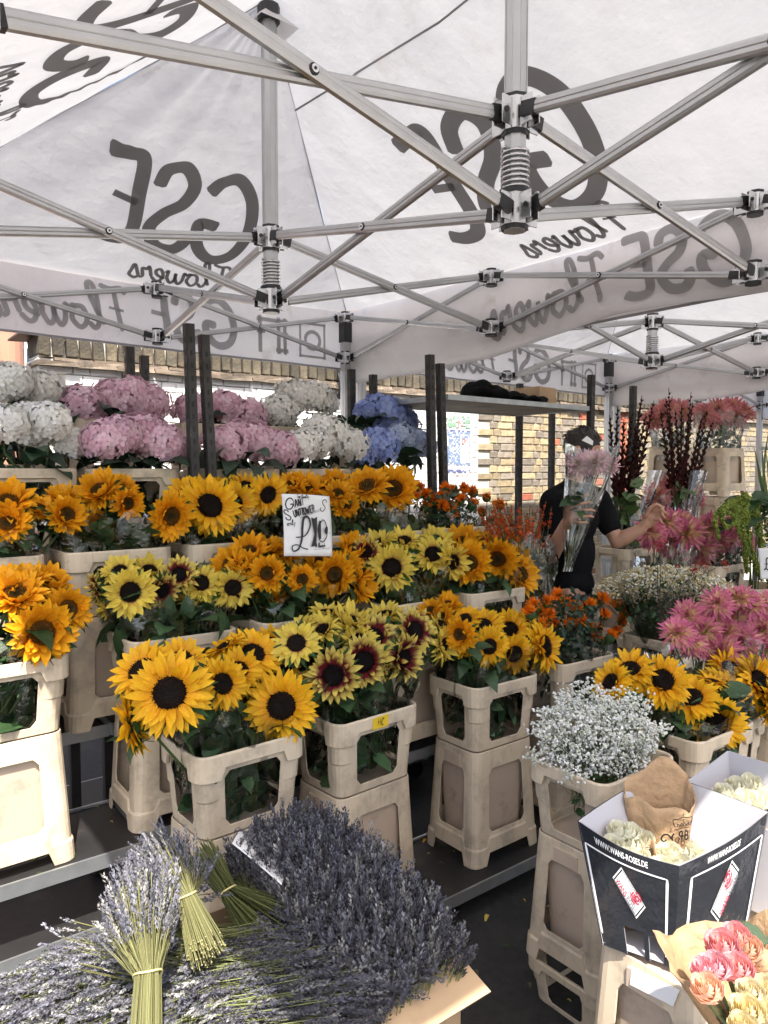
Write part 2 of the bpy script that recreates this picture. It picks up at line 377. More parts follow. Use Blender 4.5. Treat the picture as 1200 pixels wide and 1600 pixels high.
def joint(g, c, dirs, hh=.048, r=.036):
    """a steel sleeve with black bar ends in the given directions"""
    c = Vector(c)
    g.tube([c-ZZ*hh, c+ZZ*hh], r, 8, 0)
    g.tube([c-ZZ*(hh+.012), c-ZZ*hh], r*.92, 8, 1); g.tube([c+ZZ*hh, c+ZZ*(hh+.012)], r*.92, 8, 1)
    for d in dirs:
        d = Vector(d).normalized(); s = d.cross(ZZ).normalized()
        R3 = np.array([(d.x, s.x, 0), (d.y, s.y, 0), (0, 0, 1)])
        for sg in (-1, 1): g.box(tuple(c+d*.052+s*sg*.017), (.026, .0022, hh*.86), 0, R3)
        g.tube([c+d*.062-s*.024, c+d*.062+s*.024], .008, 8, 1)
def bolt(c, s):
    g = G(); c = Vector(c); s = Vector(s).normalized()
    g.tube([c-s*.026, c+s*.026], .0145, 12, 1); g.tube([c-s*.031, c-s*.026], .010, 12, 0); g.tube([c+s*.026, c+s*.031], .010, 12, 0)
    g.tube([c-s*.032, c-s*.031], .0045, 6, 1); g.tube([c+s*.031, c+s*.032], .0045, 6, 1)
    return g.mesh('pivot_bolt', [M['steel'], M['blackplastic']], False)

def tent(label, x0, x1, ys, lettered, seen_left=True, rseed=1):
    rs = np.random.RandomState(rseed)
    xc = (x0+x1)/2+.05; T = thing('market_tent', label, 'tent', (x0, ys[-1], 0), 0, 'pop-up tents over the stall')
    O = Vector((x0, ys[-1], 0)); inv = Matrix.Translation(-O)
    def add(name, me, par=None):
        o = ob(name, me, par or T)
        if par is None: o.matrix_local = inv
        return o
    yf, y2, y1, yb = ys[0], ys[1], ys[2], ys[3]           # front ... back
    P1 = Vector((xc, y1+.05, ZP)); P2 = Vector((xc, y2+.05, ZP))
    e = .04
    c00 = Vector((x0-e, yf-e, ZE)); c10 = Vector((x1+e, yf-e, ZE)); c01 = Vector((x0-e, yb+e, ZE)); c11 = Vector((x1+e, yb+e, ZE))
    faces = {'right': (c10, c11, P2, P1), 'back': (c11, c01, P1, P1), 'left': (c01, c00, P1, P2), 'front': (c00, c10, P2, P2)}
    def surf(f, s, t):
        a, b, c, d = faces[f]
        p = a.lerp(b, s).lerp(c.lerp(d, s), t)
        ss = 4*s*(1-s); q = 4*t*(1-t)
        z = -.075*q*min(1, ss*1.3+.05) - .035*ss*(1-t)**3
        fan = math.sin(s*34+2*math.sin(t*3)+rseed)*.013*t**1.6*(1-t)*3 + math.sin(s*61+t*9)*.004*t*ss+math.sin(s*23+t*17)*.004*t*(1-t)*ss
        crn = math.sin(t*30/(.15+s)+1)*.007*max(0, 1-s*3.5) + math.sin(t*30/(1.15-s)+2)*.007*max(0, 1-(1-s)*3.5)
        return p + Vector((0, 0, z + fan*min(1, ss*3) + crn*q))
    g = G(); ns, nt = 56, 30
    for f in faces:
        V = [tuple(surf(f, i/ns, j/nt)) for j in range(nt+1) for i in range(ns+1)]
        g.add(V, [(j*(ns+1)+i, j*(ns+1)+i+1, (j+1)*(ns+1)+i+1, (j+1)*(ns+1)+i) for j in range(nt) for i in range(ns)])
    can = add('canopy', g.mesh('canopy', M['canopy']))
    def put_on(f):
        a, b, c, d = faces[f]; Le = (b-a).length; mid = a.lerp(b, .5); Ls = (c.lerp(d, .5)-mid).length
        nrm = (b-a).cross(c.lerp(d, .5)-mid).normalized()
        if nrm.z > 0: nrm = -nrm
        cc = c.lerp(d, .5)
        def put(x, y, lift):
            t = y/Ls
            lo = 0 + ((c-a).dot((b-a).normalized()))/Le*t; hi = 1 - (1-((d-a).dot((b-a).normalized()))/Le)*t
            s = (x/Le-lo)/max(hi-lo, 1e-6)
            return tuple(surf(f, min(max(s, -.2), 1.2), min(max(t, -.1), 1.0)) + nrm*(.006+lift))
        return put
    # seams along the hips and across the slopes
    for f in faces:
        g = G(); put = lambda a_, b_, l_: tuple(surf(f, a_, b_)-ZZ*(.004+l_))
        V = []
        for j in range(nt+1):
            for w in (0.0, .011/max(.12, 1-j/nt*.9)*.25): V.append(tuple(surf(f, w, j/nt)-ZZ*.004))
        g.add(V, [(2*j, 2*j+1, 2*j+3, 2*j+2) for j in range(nt)])
        add('seam', g.mesh('seam', M['seam']), can)
    if lettered:
        g = G(); g.tube([surf('right', .0, .757)-ZZ*.02, surf('right', .5, .757)-ZZ*.035, surf('right', 1, .757)-ZZ*.02], .005, 6); add('strap', g.mesh('strap', M['seam']), can)
        def logo(f, a0, b0, h, a1, b1, h2, w, w2, sl):
            g = G(); put = put_on(f)
            for q, (ch, dx, hh, dy) in enumerate((('G', 0, 1.0, 0), ('S', .60*h, .98, .02), ('E', 1.10*h, .93, .06))):
                S, _ = strokes(ch, h*hh, a0+dx, b0+dy*h, sl, .1, 0, .80); write(g, S, w, put, .002*q, k=10)
            S, _ = strokes('Flowers', h2, a1, b1, .12, .0); write(g, S, w2, put, .006, k=8)
            add('lettering', g.mesh('lettering', M['print'], False), can)
        logo('right', 2.04, .28, .68, 2.08, .055, .215, .090, .024, -.22)
        logo('back', 1.00, .32, .58, 1.00, .075, .215, .074, .022, .08)
        logo('left', 1.22, .62, .58, 1.15, .38, .22, .080, .025, .0)
    # gusset at each peak
    for P in (P1, P2):
        g = G()
        for k in range(4):
            a = math.pi/2*k+math.pi/4; b = a+math.pi/2
            g.add([tuple(P-ZZ*.03), tuple(P+Vector((math.cos(a)*.14, math.sin(a)*.14, -.135))), tuple(P+Vector((math.cos(b)*.14, math.sin(b)*.14, -.135)))], [(0, 1, 2)])
        add('peak_patch', g.mesh('peak_patch', M['valance'], False), can)
    # valances: cloth with soft vertical folds
    def valance(pa, pb, inward, drop, wav, scrunch):
        pa, pb, inward = Vector(pa), Vector(pb), Vector(inward); Ln = (pb-pa).length; n1, n2 = 90, 14
        ph = rs.rand(6)*6.28
        def vp(a, b, l=0.0):
            s = a/Ln; t = b
            z = -drop(s)*t
            off = wav*t*(math.sin(s*23+ph[0])*.5+math.sin(s*47+ph[1])*.3+math.sin(s*11+ph[2])*.7) + scrunch*t*t*(.5+.5*math.sin(s*19+ph[3]+t*4)) + scrunch*.35*math.sin(t*16+s*26+ph[4])*t
            return tuple(pa.lerp(pb, s)+inward*(off+l)+ZZ*z)
        V = [vp(i/n1*Ln, j/n2) for j in range(n2+1) for i in range(n1+1)]
        g = G(); g.add(V, [(j*(n1+1)+i, j*(n1+1)+i+1, (j+1)*(n1+1)+i+1, (j+1)*(n1+1)+i) for j in range(n2) for i in range(n1)])
        o = add('valance', g.mesh('valance', M['valance']))
        g = G(); V = []
        for i in range(n1+1):
            for w in (.965, 1.0): V.append(tuple(Vector(vp(i/n1*Ln, w))+inward*.004))
        g.add(V, [(2*j, 2*j+1, 2*j+3, 2*j+2) for j in range(n1)])
        add('hem', g.mesh('hem', M['seam']), o)
        return o, vp, Ln
    dback = lambda s: .42-.03*s
    o, vp, Ln = valance(c11-ZZ*.005, c01-ZZ*.005, (0, -1, 0), dback, .012, .0)
    if lettered or x0 < 5:
        g = G(); put = lambda a, b, l: vp(a, 1-(b/.42), .006+l)
        def icon(a0, kind):
            sq = [(a0+.02, .06), (a0+.24, .06), (a0+.24, .30), (a0+.02, .30)]
            if kind == 'f':
                for k_, (p, q) in enumerate([((a0+.045, .06), (a0+.045, .31)), ((a0+.095, .06), (a0+.095, .31)), ((a0+.235, .06), (a0+.235, .31))]):
                    ribbon(g, [p, q], .05, put, k_*.0005)
                ribbon(g, [(a0+.02, .285), (a0+.26, .285)], .05, put, .003); ribbon(g, [(a0+.02, .085), (a0+.12, .085)], .05, put, .004)
                ribbon(g, [(a0+.02, .2), (a0+.10, .2)], .045, put, .0045); ribbon(g, [(a0+.2, .2), (a0+.26, .2)], .035, put, .005)
            else:
                ribbon(g, [(a0+.03, .06), (a0+.03, .31)], .03, put); ribbon(g, [(a0+.23, .06), (a0+.23, .31)], .03, put, .0005)
                ribbon(g, [(a0+.02, .30), (a0+.24, .30)], .03, put, .001); ribbon(g, [(a0+.02, .07), (a0+.24, .07)], .03, put, .0015)
                ribbon(g, [(a0+.13+.06*math.cos(t), .185+.06*math.sin(t)) for t in np.linspace(0, 6.283, 13)], .026, put, .002)
        icon(.17, 'i'); icon(.48, 'f')
        S, _ = strokes('GSE', .30, .88, .07, .06, .02); write(g, S, .05, put)
        S, _ = strokes('Flowers', .27, 1.58, .08, .1, .0); write(g, S, .030, put, .002)
        add('lettering', g.mesh('lettering', M['print_pale'], False), o)
    dright = lambda s: .40+.02*math.sin(s*9)+(.10 if s > .68 else .10*max(0, (s-.5)/.18))
    o, vp, Ln = valance(c10-ZZ*.005, c11-ZZ*.005, (1 if lettered else 1, 0, 0), dright, .018, .03)
    if lettered:
        g = G(); put = lambda a, b, l: vp(a, 1-(b/.42), -.010-l)
        S, _ = strokes('GSE', .30, 1.55, .07, .06, .02); write(g, S, .05, put)
        S, _ = strokes('Flowers', .27, 2.25, .08, .1, .0); write(g, S, .030, put, .002)
        add('lettering', g.mesh('lettering', M['print_pale'], False), o)
    dleft = lambda s: .40
    valance(c01-ZZ*.005, c00-ZZ*.005, (-1, 0, 0), dleft, .015, .0)
    valance(c00-ZZ*.005, c10-ZZ*.005, (0, 1, 0), lambda s: .30, .012, .0)  # unseen front valance, its drop chosen to limit how far sun reaches in
    # frame
    eave = {}
    for i, x in enumerate((x0, xc, x1)):
        for j, y in enumerate(ys):
            inner = (i == 1 and j in (1, 2))
            eave[i, j] = (x, y+(.05 if inner else 0), inner)
    def jz(k, up): 
        c = eave[k][2]
        return (ZCU if c else ZU) if up else (ZCL if c else ZL)
    links = []
    for i in range(2):
        for j in (0, 3): links.append(((i, j), (i+1, j)))
        for j in (1, 2): links.append(((i, j), (i+1, j)))
    for j in range(3):
        for i in (0, 2): links.append(((i, j), (i, j+1)))
    links.append(((1, 0), (1, 1))); links.append(((1, 1), (1, 2))); links.append(((1, 2), (1, 3)))
    dirs = {k: [] for k in eave}
    for a, b in links:
        pa, pb = Vector((*eave[a][:2], 0)), Vector((*eave[b][:2], 0)); d = (pb-pa).normalized(); side = d.cross(ZZ)
        dirs[a].append(d); dirs[b].append(-d)
        big = eave[a][2] or eave[b][2]
        w, h = (.023, .037) if big else (.020, .030)
        for up, sg in ((True, 1), (False, -1)):
            A = pa+d*.055+side*sg*.0135; A.z = jz(a, up); B_ = pb-d*.055+side*sg*.0135; B_.z = jz(b, not up)
            bar = add('truss_bar', hexbar(A, B_, w, h))
            dd = (B_-A).normalized(); up_ = side.cross(dd).normalized()
            R3 = np.array([(dd.x, side.x, up_.x), (dd.y, side.y, up_.y), (dd.z, side.z, up_.z)])
            for q, s_ in ((A, 1), (B_, -1)):
                g = G(); g.box(tuple(q+dd*s_*.012), (.026, w*.56, h*.55), 0, R3)
                add('end_cap', g.mesh('end_cap', M['blackplastic'], False), bar)
        mid = (pa+pb)/2; mid.z = (jz(a, True)+jz(b, False)+jz(a, False)+jz(b, True))/4
        add('pivot_bolt', bolt(mid, side))
    for k, (x, y, inner) in eave.items():
        for up in (True, False):
            g = G(); joint(g, (x, y, jz(k, up)), dirs[k], .046 if inner else .036, .044 if inner else .036)
            add('bracket', g.mesh('bracket', [M['steel'], M['blackplastic']], False))
        if inner:
            g = G(); hw = .031
            def pole(g, za, zb, r, n=8):
                a0 = math.pi/8
                g.add([(x+r*math.cos(a0+2*math.pi*q/n), y+r*math.sin(a0+2*math.pi*q/n), z) for z in (za, zb) for q in range(n)], [(q, (q+1) % n, n+(q+1) % n, n+q) for q in range(n)]+[tuple(range(n-1, -1, -1)), tuple(range(n, 2*n))])
            pole(g, ZCL-.06, ZP-.05, .034)
            for q in range(8):
                a0 = math.pi/8+q*math.pi/4; g.tube([(x+.034*math.cos(a0), y+.034*math.sin(a0), ZCU+.05), (x+.034*math.cos(a0), y+.034*math.sin(a0), ZP-.05)], .0025, 4)
            p = add('centre_pole', g.mesh('centre_pole', M['alu'], False))
            g = G(); pts = [(x+.040*math.cos(t), y+.040*math.sin(t), ZCL+.055+.125*t/(2*math.pi*8.5)) for t in np.linspace(0, 2*math.pi*8.5, 150)]
            g.tube(pts, .0042, 5); add('spring', g.mesh('spring', M['steel']), p)
            g = G(); g.tube([(x, y, ZCL+.046), (x, y, ZCL+.06)], .048, 10); add('collar', g.mesh('collar', M['blackplastic'], False), p)
            g = G(); g.tube([(x, y, ZP-.10), (x, y, ZP-.03)], .05, 10); add('pole_cap', g.mesh('pole_cap', M['blackplastic'], False), p)
        if (x in (x0, x1)) and (y in (yf, yb)):
            g = G(); g.box((x, y, 1.42), (.027, .027, 1.42)); 
            for sx in (-1, 1): g.box((x+sx*.0285, y, 1.42), (.0015, .008, 1.36))
            for sy in (-1, 1): g.box((x, y+sy*.0285, 1.42), (.008, .0015, 1.36))
            lg = add('leg', g.mesh('leg', M['alu'], False))
            g = G(); g.box((x, y, ZU-.10), (.034, .034, .07)); add('sleeve', g.mesh('sleeve', M['blackplastic'], False), lg)
            g = G(); g.box((x, y, .006), (.07, .07, .006)); add('foot_plate', g.mesh('foot_plate', M['steel'], False), lg)
    return T
M['seam'] = pbr('fabric_seam', (.36, .35, .36), .8, trans=.3)
YS = [0.02, 1.50, 2.98, 4.42]
tent('white tent canopy with large GSE Flowers lettering, nearest, overhead', .22, 3.10, YS, True, rseed=1)
tent('white tent with plain roof behind the gutter, right of the nearest tent', 3.24, 6.26, YS, False, rseed=2)
tent('white tent farthest right, its frame showing above the gladioli', 6.40, 9.40, YS, False, rseed=3)
# ------------------------------------------------------------------ old brick wall behind the stall
WY = 5.32                                    # front plane of the wall
WX0, WX1 = 1.24, 13.0
def brickmat(name, c, **k): return pbr(name, c, .9, rand=.26, var=.2, vscale=14, dirt=(.10, .085, .07), dscale=16, dlow=.52, dhigh=.8, bump=.6, bscale=55, **k)
M['stock'] = brickmat('yellow_stock_brick', (.42, .335, .205))
M['stockgrey'] = brickmat('weathered_grey_brick', (.28, .24, .19))
M['redbrick'] = brickmat('red_brick', (.42, .13, .075))
M['mortar'] = pbr('lime_mortar', (.68, .65, .57), .95, var=.12, vscale=20, bump=.4, bscale=60)
M['whitewash'] = pbr('flaking_white_paint', (.84, .83, .80), .8, var=.05, vscale=5, dirt=(.42, .34, .25), dscale=3.2, dlow=.62, dhigh=.70, bump=.5, bscale=24)
M['copingbrick'] = pbr('sooty_coping_brick', (.115, .095, .062), .95, rand=.45, var=.3, vscale=16, dirt=(.05, .045, .04), dscale=9, dlow=.42, dhigh=.72, bump=.7, bscale=45)
M['tile'] = pbr('creasing_tile', (.19, .15, .11), .9, rand=.3, var=.25, vscale=12, dirt=(.10, .09, .08), dscale=9, bump=.5, bscale=40)
W = thing('brick_wall', 'old yellow brick wall with white painted stretch and sooty brick coping', 'wall', (WX0, WY, 0))
O = Vector((WX0, WY, 0))
g = G(); g.box(((WX1-WX0)/2, .17, 1.25), ((WX1-WX0)/2, .16, 1.25)); ob('wall_core', g.mesh('wall_core', M['mortar'], False), W)
def brick_mesh(w, h, d, seed):
    r = np.random.RandomState(seed); g = G(); b = .004
    V = []
    for y, s in ((-d, 1-.0), (-d+.004, 1), (0.02, 1)):
        ins = b if y == -d else 0
        V += [(ins, y, ins), (w-ins, y, ins), (w-ins, y, h-ins), (ins, y, h-ins)]
    V = np.array(V)+r.randn(12, 3)*np.array((.0016, .0012, .0014))
    g.add(V, [(0, 1, 2, 3)]+[(i*4+j, i*4+4+j, i*4+4+(j+1) % 4, i*4+(j+1) % 4) for i in range(2) for j in range(4)])
    return g
cand = []; xs = 5.36
BM = {}
for nm, w in (('s', .212), ('h', .100)):
    for mt in ('stock', 'stockgrey', 'redbrick'):
        for sd in range(3): BM[nm, mt, sd] = brick_mesh(w, .064, .005+.0015*sd, sd+5).mesh('brick', M[mt], False)
zc = 0.0; row = 0
while zc < 2.42:
    x = 5.36 - (.16 if row % 2 else 0.0); st = row % 2 == 0
    while x < WX1-.25:
        w = .212 if st else .100
        if x > 5.33 and zc > .3:
            red = 7.66 < x+w/2 < 7.95
            mt = 'redbrick' if (red or rng.random() < .02) else ('stock' if rng.random() < .55 else 'stockgrey')
            cand.append((x-WX0, zc+.006, 's' if st else 'h', mt, rng.randrange(3)))
        x += w+.011; st = not st
    zc += .075; row += 1
def rank(c):
    d = math.hypot(c[0]+WX0, WY); return d + (3 if not (1.33 < c[1] < 2.42) else 0)
cand.sort(key=rank)
for c in cand[:300]: ob('brick', BM[c[2], c[3], c[4]], W, Matrix.Translation((c[0], 0, c[1])))
for mt in ('stock', 'stockgrey', 'redbrick'):
    g = G()
    for c in cand[300:]:
        if c[3] == mt:
            b = brick_mesh(.212 if c[2] == 's' else .1, .064, .013, rng.randrange(9)); g.add(b.V[0]+np.array((c[0], 0, c[1])), b.F)
    ob('brickwork', g.mesh('brickwork', M[mt], False), W, kind='stuff')
# white painted brickwork (too thickly painted to tell each brick apart)
g = G(); zc = .0; row = 0
while zc < 2.42:
    x = WX0+.0 - (.16 if row % 2 else 0); st = row % 2 == 0
    while x < 5.34:
        w = .212 if st else .100
        if x > WX0-.02:
            b = brick_mesh(min(w, 5.35-x)+.004, .069, .014, rng.randrange(99)); g.add(b.V[0]+np.array((x-WX0, 0, zc+.004)), b.F)
        x += w+.011; st = not st
    zc += .075; row += 1
ob('painted_brickwork', g.mesh('painted_brickwork', M['whitewash'], False), W, kind='stuff')
# tile creasing and brick-on-edge coping
tm = []
for sd in range(3):
    g = G(); r = np.random.RandomState(sd); g.box((.13, .13, .012), (.128, .145, .011)); g.V[0] = g.V[0]+r.randn(8, 3)*.004
    tm.append(g.mesh('creasing_tile', M['tile'], False))
for k in range(2):
    x = -.02+k*.11
    while x < WX1-WX0-.2:
        ob('creasing_tile', tm[rng.randrange(3)], W, Matrix.Translation((x, -.025-.018*(1-k)+rng.uniform(-.008, .008), 2.455+k*.028-.002)) @ Matrix.Rotation(rng.uniform(-.01, .01), 4, 'Y')); x += .263
cm = []
for sd in range(5):
    g = G(); r = np.random.RandomState(sd+20); g.box((.04, .12, .072), (.0385, .15, .069)); g.V[0] = g.V[0]+r.randn(8, 3)*.0045
    me = g.mesh('coping_brick', M['copingbrick'], False); cm.append(bake(me, [('BEVEL', dict(width=.007, segments=2))]))
x = 0.0
while x < WX1-WX0-.1:
    ob('coping_brick', cm[rng.randrange(5)], W, Matrix.Translation((x, rng.uniform(-.006, .006), 2.512+rng.uniform(-.004, .004))) @ Matrix.Rotation(rng.uniform(-.015, .015), 4, 'Y')); x += .0875
g = G(); g.box(((WX1-WX0)/2, .14, 2.578), ((WX1-WX0)/2-.01, .13, .066)); ob('coping_mortar', g.mesh('coping_mortar', M['mortar'], False), W)
g = G(); g.add([(-.10, -.02, 2.655), (.45, .02, 2.67), (.45, .38, 2.67), (-.10, .40, 2.65), (-.10, -.02, 2.665), (.45, .02, 2.682), (.45, .38, 2.682), (-.10, .40, 2.662)], [(0,3,2,1),(4,5,6,7),(0,1,5,4),(1,2,6,5),(2,3,7,6),(3,0,4,7)]); ob('lead_flashing', g.mesh('lead_flashing', M['post'], False), W)
# iron brackets hooked over the coping
def hook(px, lab):
    g = G(); o = Vector((px, WY-.03, 0))
    g.add([(px+dx, WY+yy, zz+.07) for yy, zz in ((.05, 2.66), (-.055, 2.665), (-.075, 2.60), (-.066, 2.50), (-.095, 2.44), (-.105, 2.40), (-.085, 2.35), (-.04, 2.30)) for dx in (-.022, .022)], [(2*i, 2*i+1, 2*i+3, 2*i+2) for i in range(7)])
    o = ob('iron_bracket', bake(g.mesh('iron_bracket', M['post'], False), [('SOLIDIFY', dict(thickness=.014))])); tag(o, lab, 'bracket', 'iron brackets on the wall')
hook(at(192, 560, y=WY).x, 'black iron bracket hooked over the wall coping above pink hydrangeas')
hook(at(523, 575, y=WY).x, 'black iron bracket hooked over the wall coping beside the tent leg')
# mosaic panel
c0, c1 = at(697, 700, y=WY-.02).x, at(737, 700, y=WY-.02).x
MZ = thing('mosaic_panel', 'blue and white arched mosaic panel on the white wall behind posts', 'mosaic', (c0, WY-.016, 1.50))
mw, mh = c1-c0, .80
g = G(); pts = [(0, 0), (mw*.78, 0), (mw*.80, .16), (mw, .32), (mw, mh-.10), (mw*.86, mh-.02), (mw*.5, mh), (mw*.14, mh-.02), (0, mh-.10)]
n = len(pts); g.add([(x, y, z) for y in (-.012, .010) for x, z in pts], [tuple(range(n))]+[(i, i+n, (i+1) % n+n, (i+1) % n) for i in range(n)])
M['mosaicback'] = pbr('white_mosaic_ground', (.8, .8, .78), .6, var=.06, vscale=30)
ob('backing', g.mesh('backing', M['mosaicback'], False), MZ)
for nm, colr, test in (('blue', (.27, .36, .58), lambda x, z: .30 < z < mh-.17 and not (.52*mw < x < .86*mw and .33 < z < .56)),
                       ('green', (.30, .50, .36), lambda x, z: z > mh-.13 and ((x-mw/2)**2+(z-mh+.10)**2) > .002),
                       ('pink', (.58, .28, .27), lambda x, z: (z > mh-.13 and ((x-mw/2)**2+(z-mh+.10)**2) < .0015) or (.55*mw < x < .83*mw and .56 > z > .50) or (.185 < z < .21 and (x*30) % 2 < .9)),
                       ('navy', (.16, .18, .40), lambda x, z: mh-.17 < z < mh-.145 or (.235 < z < .27))):
    g = G(); st = .0175
    for a in range(int(mw/st)):
        for b in range(int(mh/st)):
            x, z = (a+.5)*st+.004, (b+.5)*st
            if x < mw-.02 and test(x, z) and rng.random() < .62: g.box((x+rng.uniform(-.001, .001), -.0155, z), (.0072, .003, .0072), rot=Matrix.Rotation(rng.uniform(-.2, .2), 3, 'Y'))
    if g.n: ob('tesserae', g.mesh('tesserae', pbr('mosaic_'+nm, colr, .3, var=.4, vscale=60), False), MZ, kind='stuff')
# chain-link fence standing on the wall
FN = thing('chain_link_fence', 'rusty chain-link fence standing on top of the brick wall', 'fence', (WX0+.3, WY+.2, 2.65))
g = G(); L_, Hf = 5.2, .42
for k in range(int(L_/.075)):
    for s in (1, -1):
        x0_ = k*.075 if s == 1 else k*.075+.0; pts = []
        for q in range(8): pts.append((x0_+s*q*.0375+(.0), .003*s*(1 if q % 2 else -1), q*.06))
        g.tube(pts, .0022, 4, cap=False)
M['wire'] = pbr('fence_wire', (.10, .085, .075), .6, .6)
ob('wire_mesh', g.mesh('wire_mesh', M['wire']), FN, kind='stuff')
for k in range(4):
    g = G(); g.tube([(0, 0, -.05), (0, 0, .55)], .018, 8); ob('fence_post', g.mesh('fence_post', M['post']), FN, Matrix.Translation((.05+k*1.7, .02, 0)))
# ------------------------------------------------------------------ things beyond the wall
M['orangebrick'] = pbr('orange_house_brick', (.46, .25, .13), .9, var=.15, vscale=3, bump=.3, bscale=30)
M['stone'] = pbr('pale_stone', (.52, .47, .39), .9, var=.15, vscale=4, dirt=(.25, .22, .18), dscale=6)
M['windowglass'] = pbr('dark_window_glass', (.035, .05, .075), .08, spec=.6)
M['whiteframe'] = pbr('white_window_frame', (.75, .75, .74), .5)
M['slate'] = pbr('slate_roof', (.07, .075, .08), .7, var=.2, vscale=3)
def house(name, lab, x0, x1, y, zt, mat, wins):
    T = thing(name, lab, 'house', (x0, y, 0), 0, 'houses beyond the wall'); w = x1-x0
    g = G(); g.box((w/2, 3, zt/2), (w/2, 3, zt/2)); ob('wall', g.mesh('wall', mat, False), T)
    g = G(); g.add([(-.2, -.25, zt), (w+.2, -.25, zt), (w+.2, 6.2, zt), (-.2, 6.2, zt), (-.2, 3, zt+2), (w+.2, 3, zt+2)], [(0, 1, 5, 4), (2, 3, 4, 5), (0, 4, 3), (1, 2, 5), (3, 2, 1, 0)]); ob('roof', g.mesh('roof', M['slate'], False), T)
    # brick courses on the face towards the market
    if mat is M['orangebrick']:
        g = G()
        for r in range(int(zt/.15)): g.box((w/2, -.004, r*.15+.072), (w/2-.01, .006, .066))
        ob('brick_course', g.mesh('brick_course', mat, False), T, kind='stuff')
    for (a, b, c, d) in wins:
        g = G(); g.box(((a+b)/2, -.03, (c+d)/2), ((b-a)/2, .03, (d-c)/2)); wd = ob('window', g.mesh('window', M['whiteframe'], False), T)
        for k in range(2):
            for q in range(2):
                xa = lerp(a, b, k/2)+.05; xb = lerp(a, b, (k+1)/2)-.05; za = lerp(c, d, q/2)+.05; zb = lerp(c, d, (q+1)/2)-.05
                g = G(); g.box(((xa+xb)/2, -.064, (za+zb)/2), ((xb-xa)/2, .006, (zb-za)/2)); ob('pane', g.mesh('pane', M['windowglass'], False), wd)
        g = G(); g.box(((a+b)/2, -.09, c-.06), ((b-a)/2+.12, .09, .06)); g.box(((a+b)/2, -.05, d+.11), ((b-a)/2+.15, .055, .11)); ob('sill', g.mesh('sill', M['stone'], False), wd)
    return T
house('brick_house', 'orange brick house with dark windows beyond the chain-link fence', 4.4, 13.0, 13.5, 6.2, M['orangebrick'], [(1.2, 2.3, 3.4, 5.0), (3.6, 4.7, 3.4, 5.0), (6.0, 7.1, 3.4, 5.0)])
house('stone_house', 'pale house with blue-dark sash window seen left of the wall end', -2.2, 4.1, 13.0, 6.4, M['stone'], [(3.05, 4.15, 2.6, 4.0), (5.0, 5.9, 3.1, 4.4), (.6, 1.7, 2.6, 4.0)])
# parked van left of the wall end: only its upper rear corner shows
M['vanpaint'] = pbr('terracotta_van_paint', (.48, .24, .15), .35, var=.04, spec=.5)
VN = thing('van', 'terracotta coloured van with white side panel, parked beyond the wall end', 'van', (-1.45, 7.6, 0))
g = G(); g.box((1.45, 1, 1.80), (1.70, .95, 1.40)); body = bake(g.mesh('body', M['vanpaint'], False), [('BEVEL', dict(width=.16, segments=5))]); ob('body', body, VN)
g = G(); g.box((2.3, .04, 2.80), (.60, .016, .13)); ob('side_panel', bake(g.mesh('side_panel', M['whiteframe'], False), [('BEVEL', dict(width=.05, segments=4, affect='EDGES'))]), VN)
g = G(); g.box((1.4, .04, 1.75), (.95, .014, .34)); ob('window', g.mesh('window', M['windowglass'], False), VN)
for x in (.4, 2.5):
    for y in (.16, 1.84):
        g = G(); g.tube([(x, y-.11, .36), (x, y+.11, .36)], .36, 20); w = ob('wheel', g.mesh('tyre', M['blackplastic']), VN)
        g = G(); g.tube([(x, y-.118, .36), (x, y+.118, .36)], .19, 14); ob('rim', g.mesh('rim', M['steel']), w)
# ------------------------------------------------------------------ flower trolleys (posts with slots) behind the steps
def post_mesh(h, seed):
    """square-edged channel post with punched slots: built as a U section with raised slot frames"""
    g = G(); w = .019; t = .0022
    g.box((0, -w, h/2), (w, t, h/2)); g.box((-w, 0, h/2), (t, w-.003, h/2)); g.box((w, 0, h/2), (t, w-.003, h/2))
    z = .06
    while z < h-.05:
        for sx in (-1, 1): g.box((sx*(w+.0022), -.002, z), (.0008, .005, .012), 1)
        g.box((0, -w-.0022, z), (.005, .0008, .012), 1); z += .055
    return g.mesh('post', [M['post'], M['slot']], False)
M['slot'] = pbr('post_slot_gap', (.02, .02, .02), .8)
def shelf_mesh(w, d, t=.022, top='board', lip=.030):
    g = G(); g.box((w/2, d/2, -t/2), (w/2-.004, d/2-.004, t/2), 0)
    for (c, h) in (((w/2, -.001, -.014), (w/2, .004, lip/2)), ((w/2, d+.001, -.014), (w/2, .004, lip/2)), ((-.001, d/2, -.0142), (.004, d/2-.004, lip/2-.0004)), ((w+.001, d/2, -.0142), (.004, d/2-.004, lip/2-.0004))): g.box(c, h, 1)
    return g.mesh('shelf', [M[top], M['galv']], False)
PH = 2.375
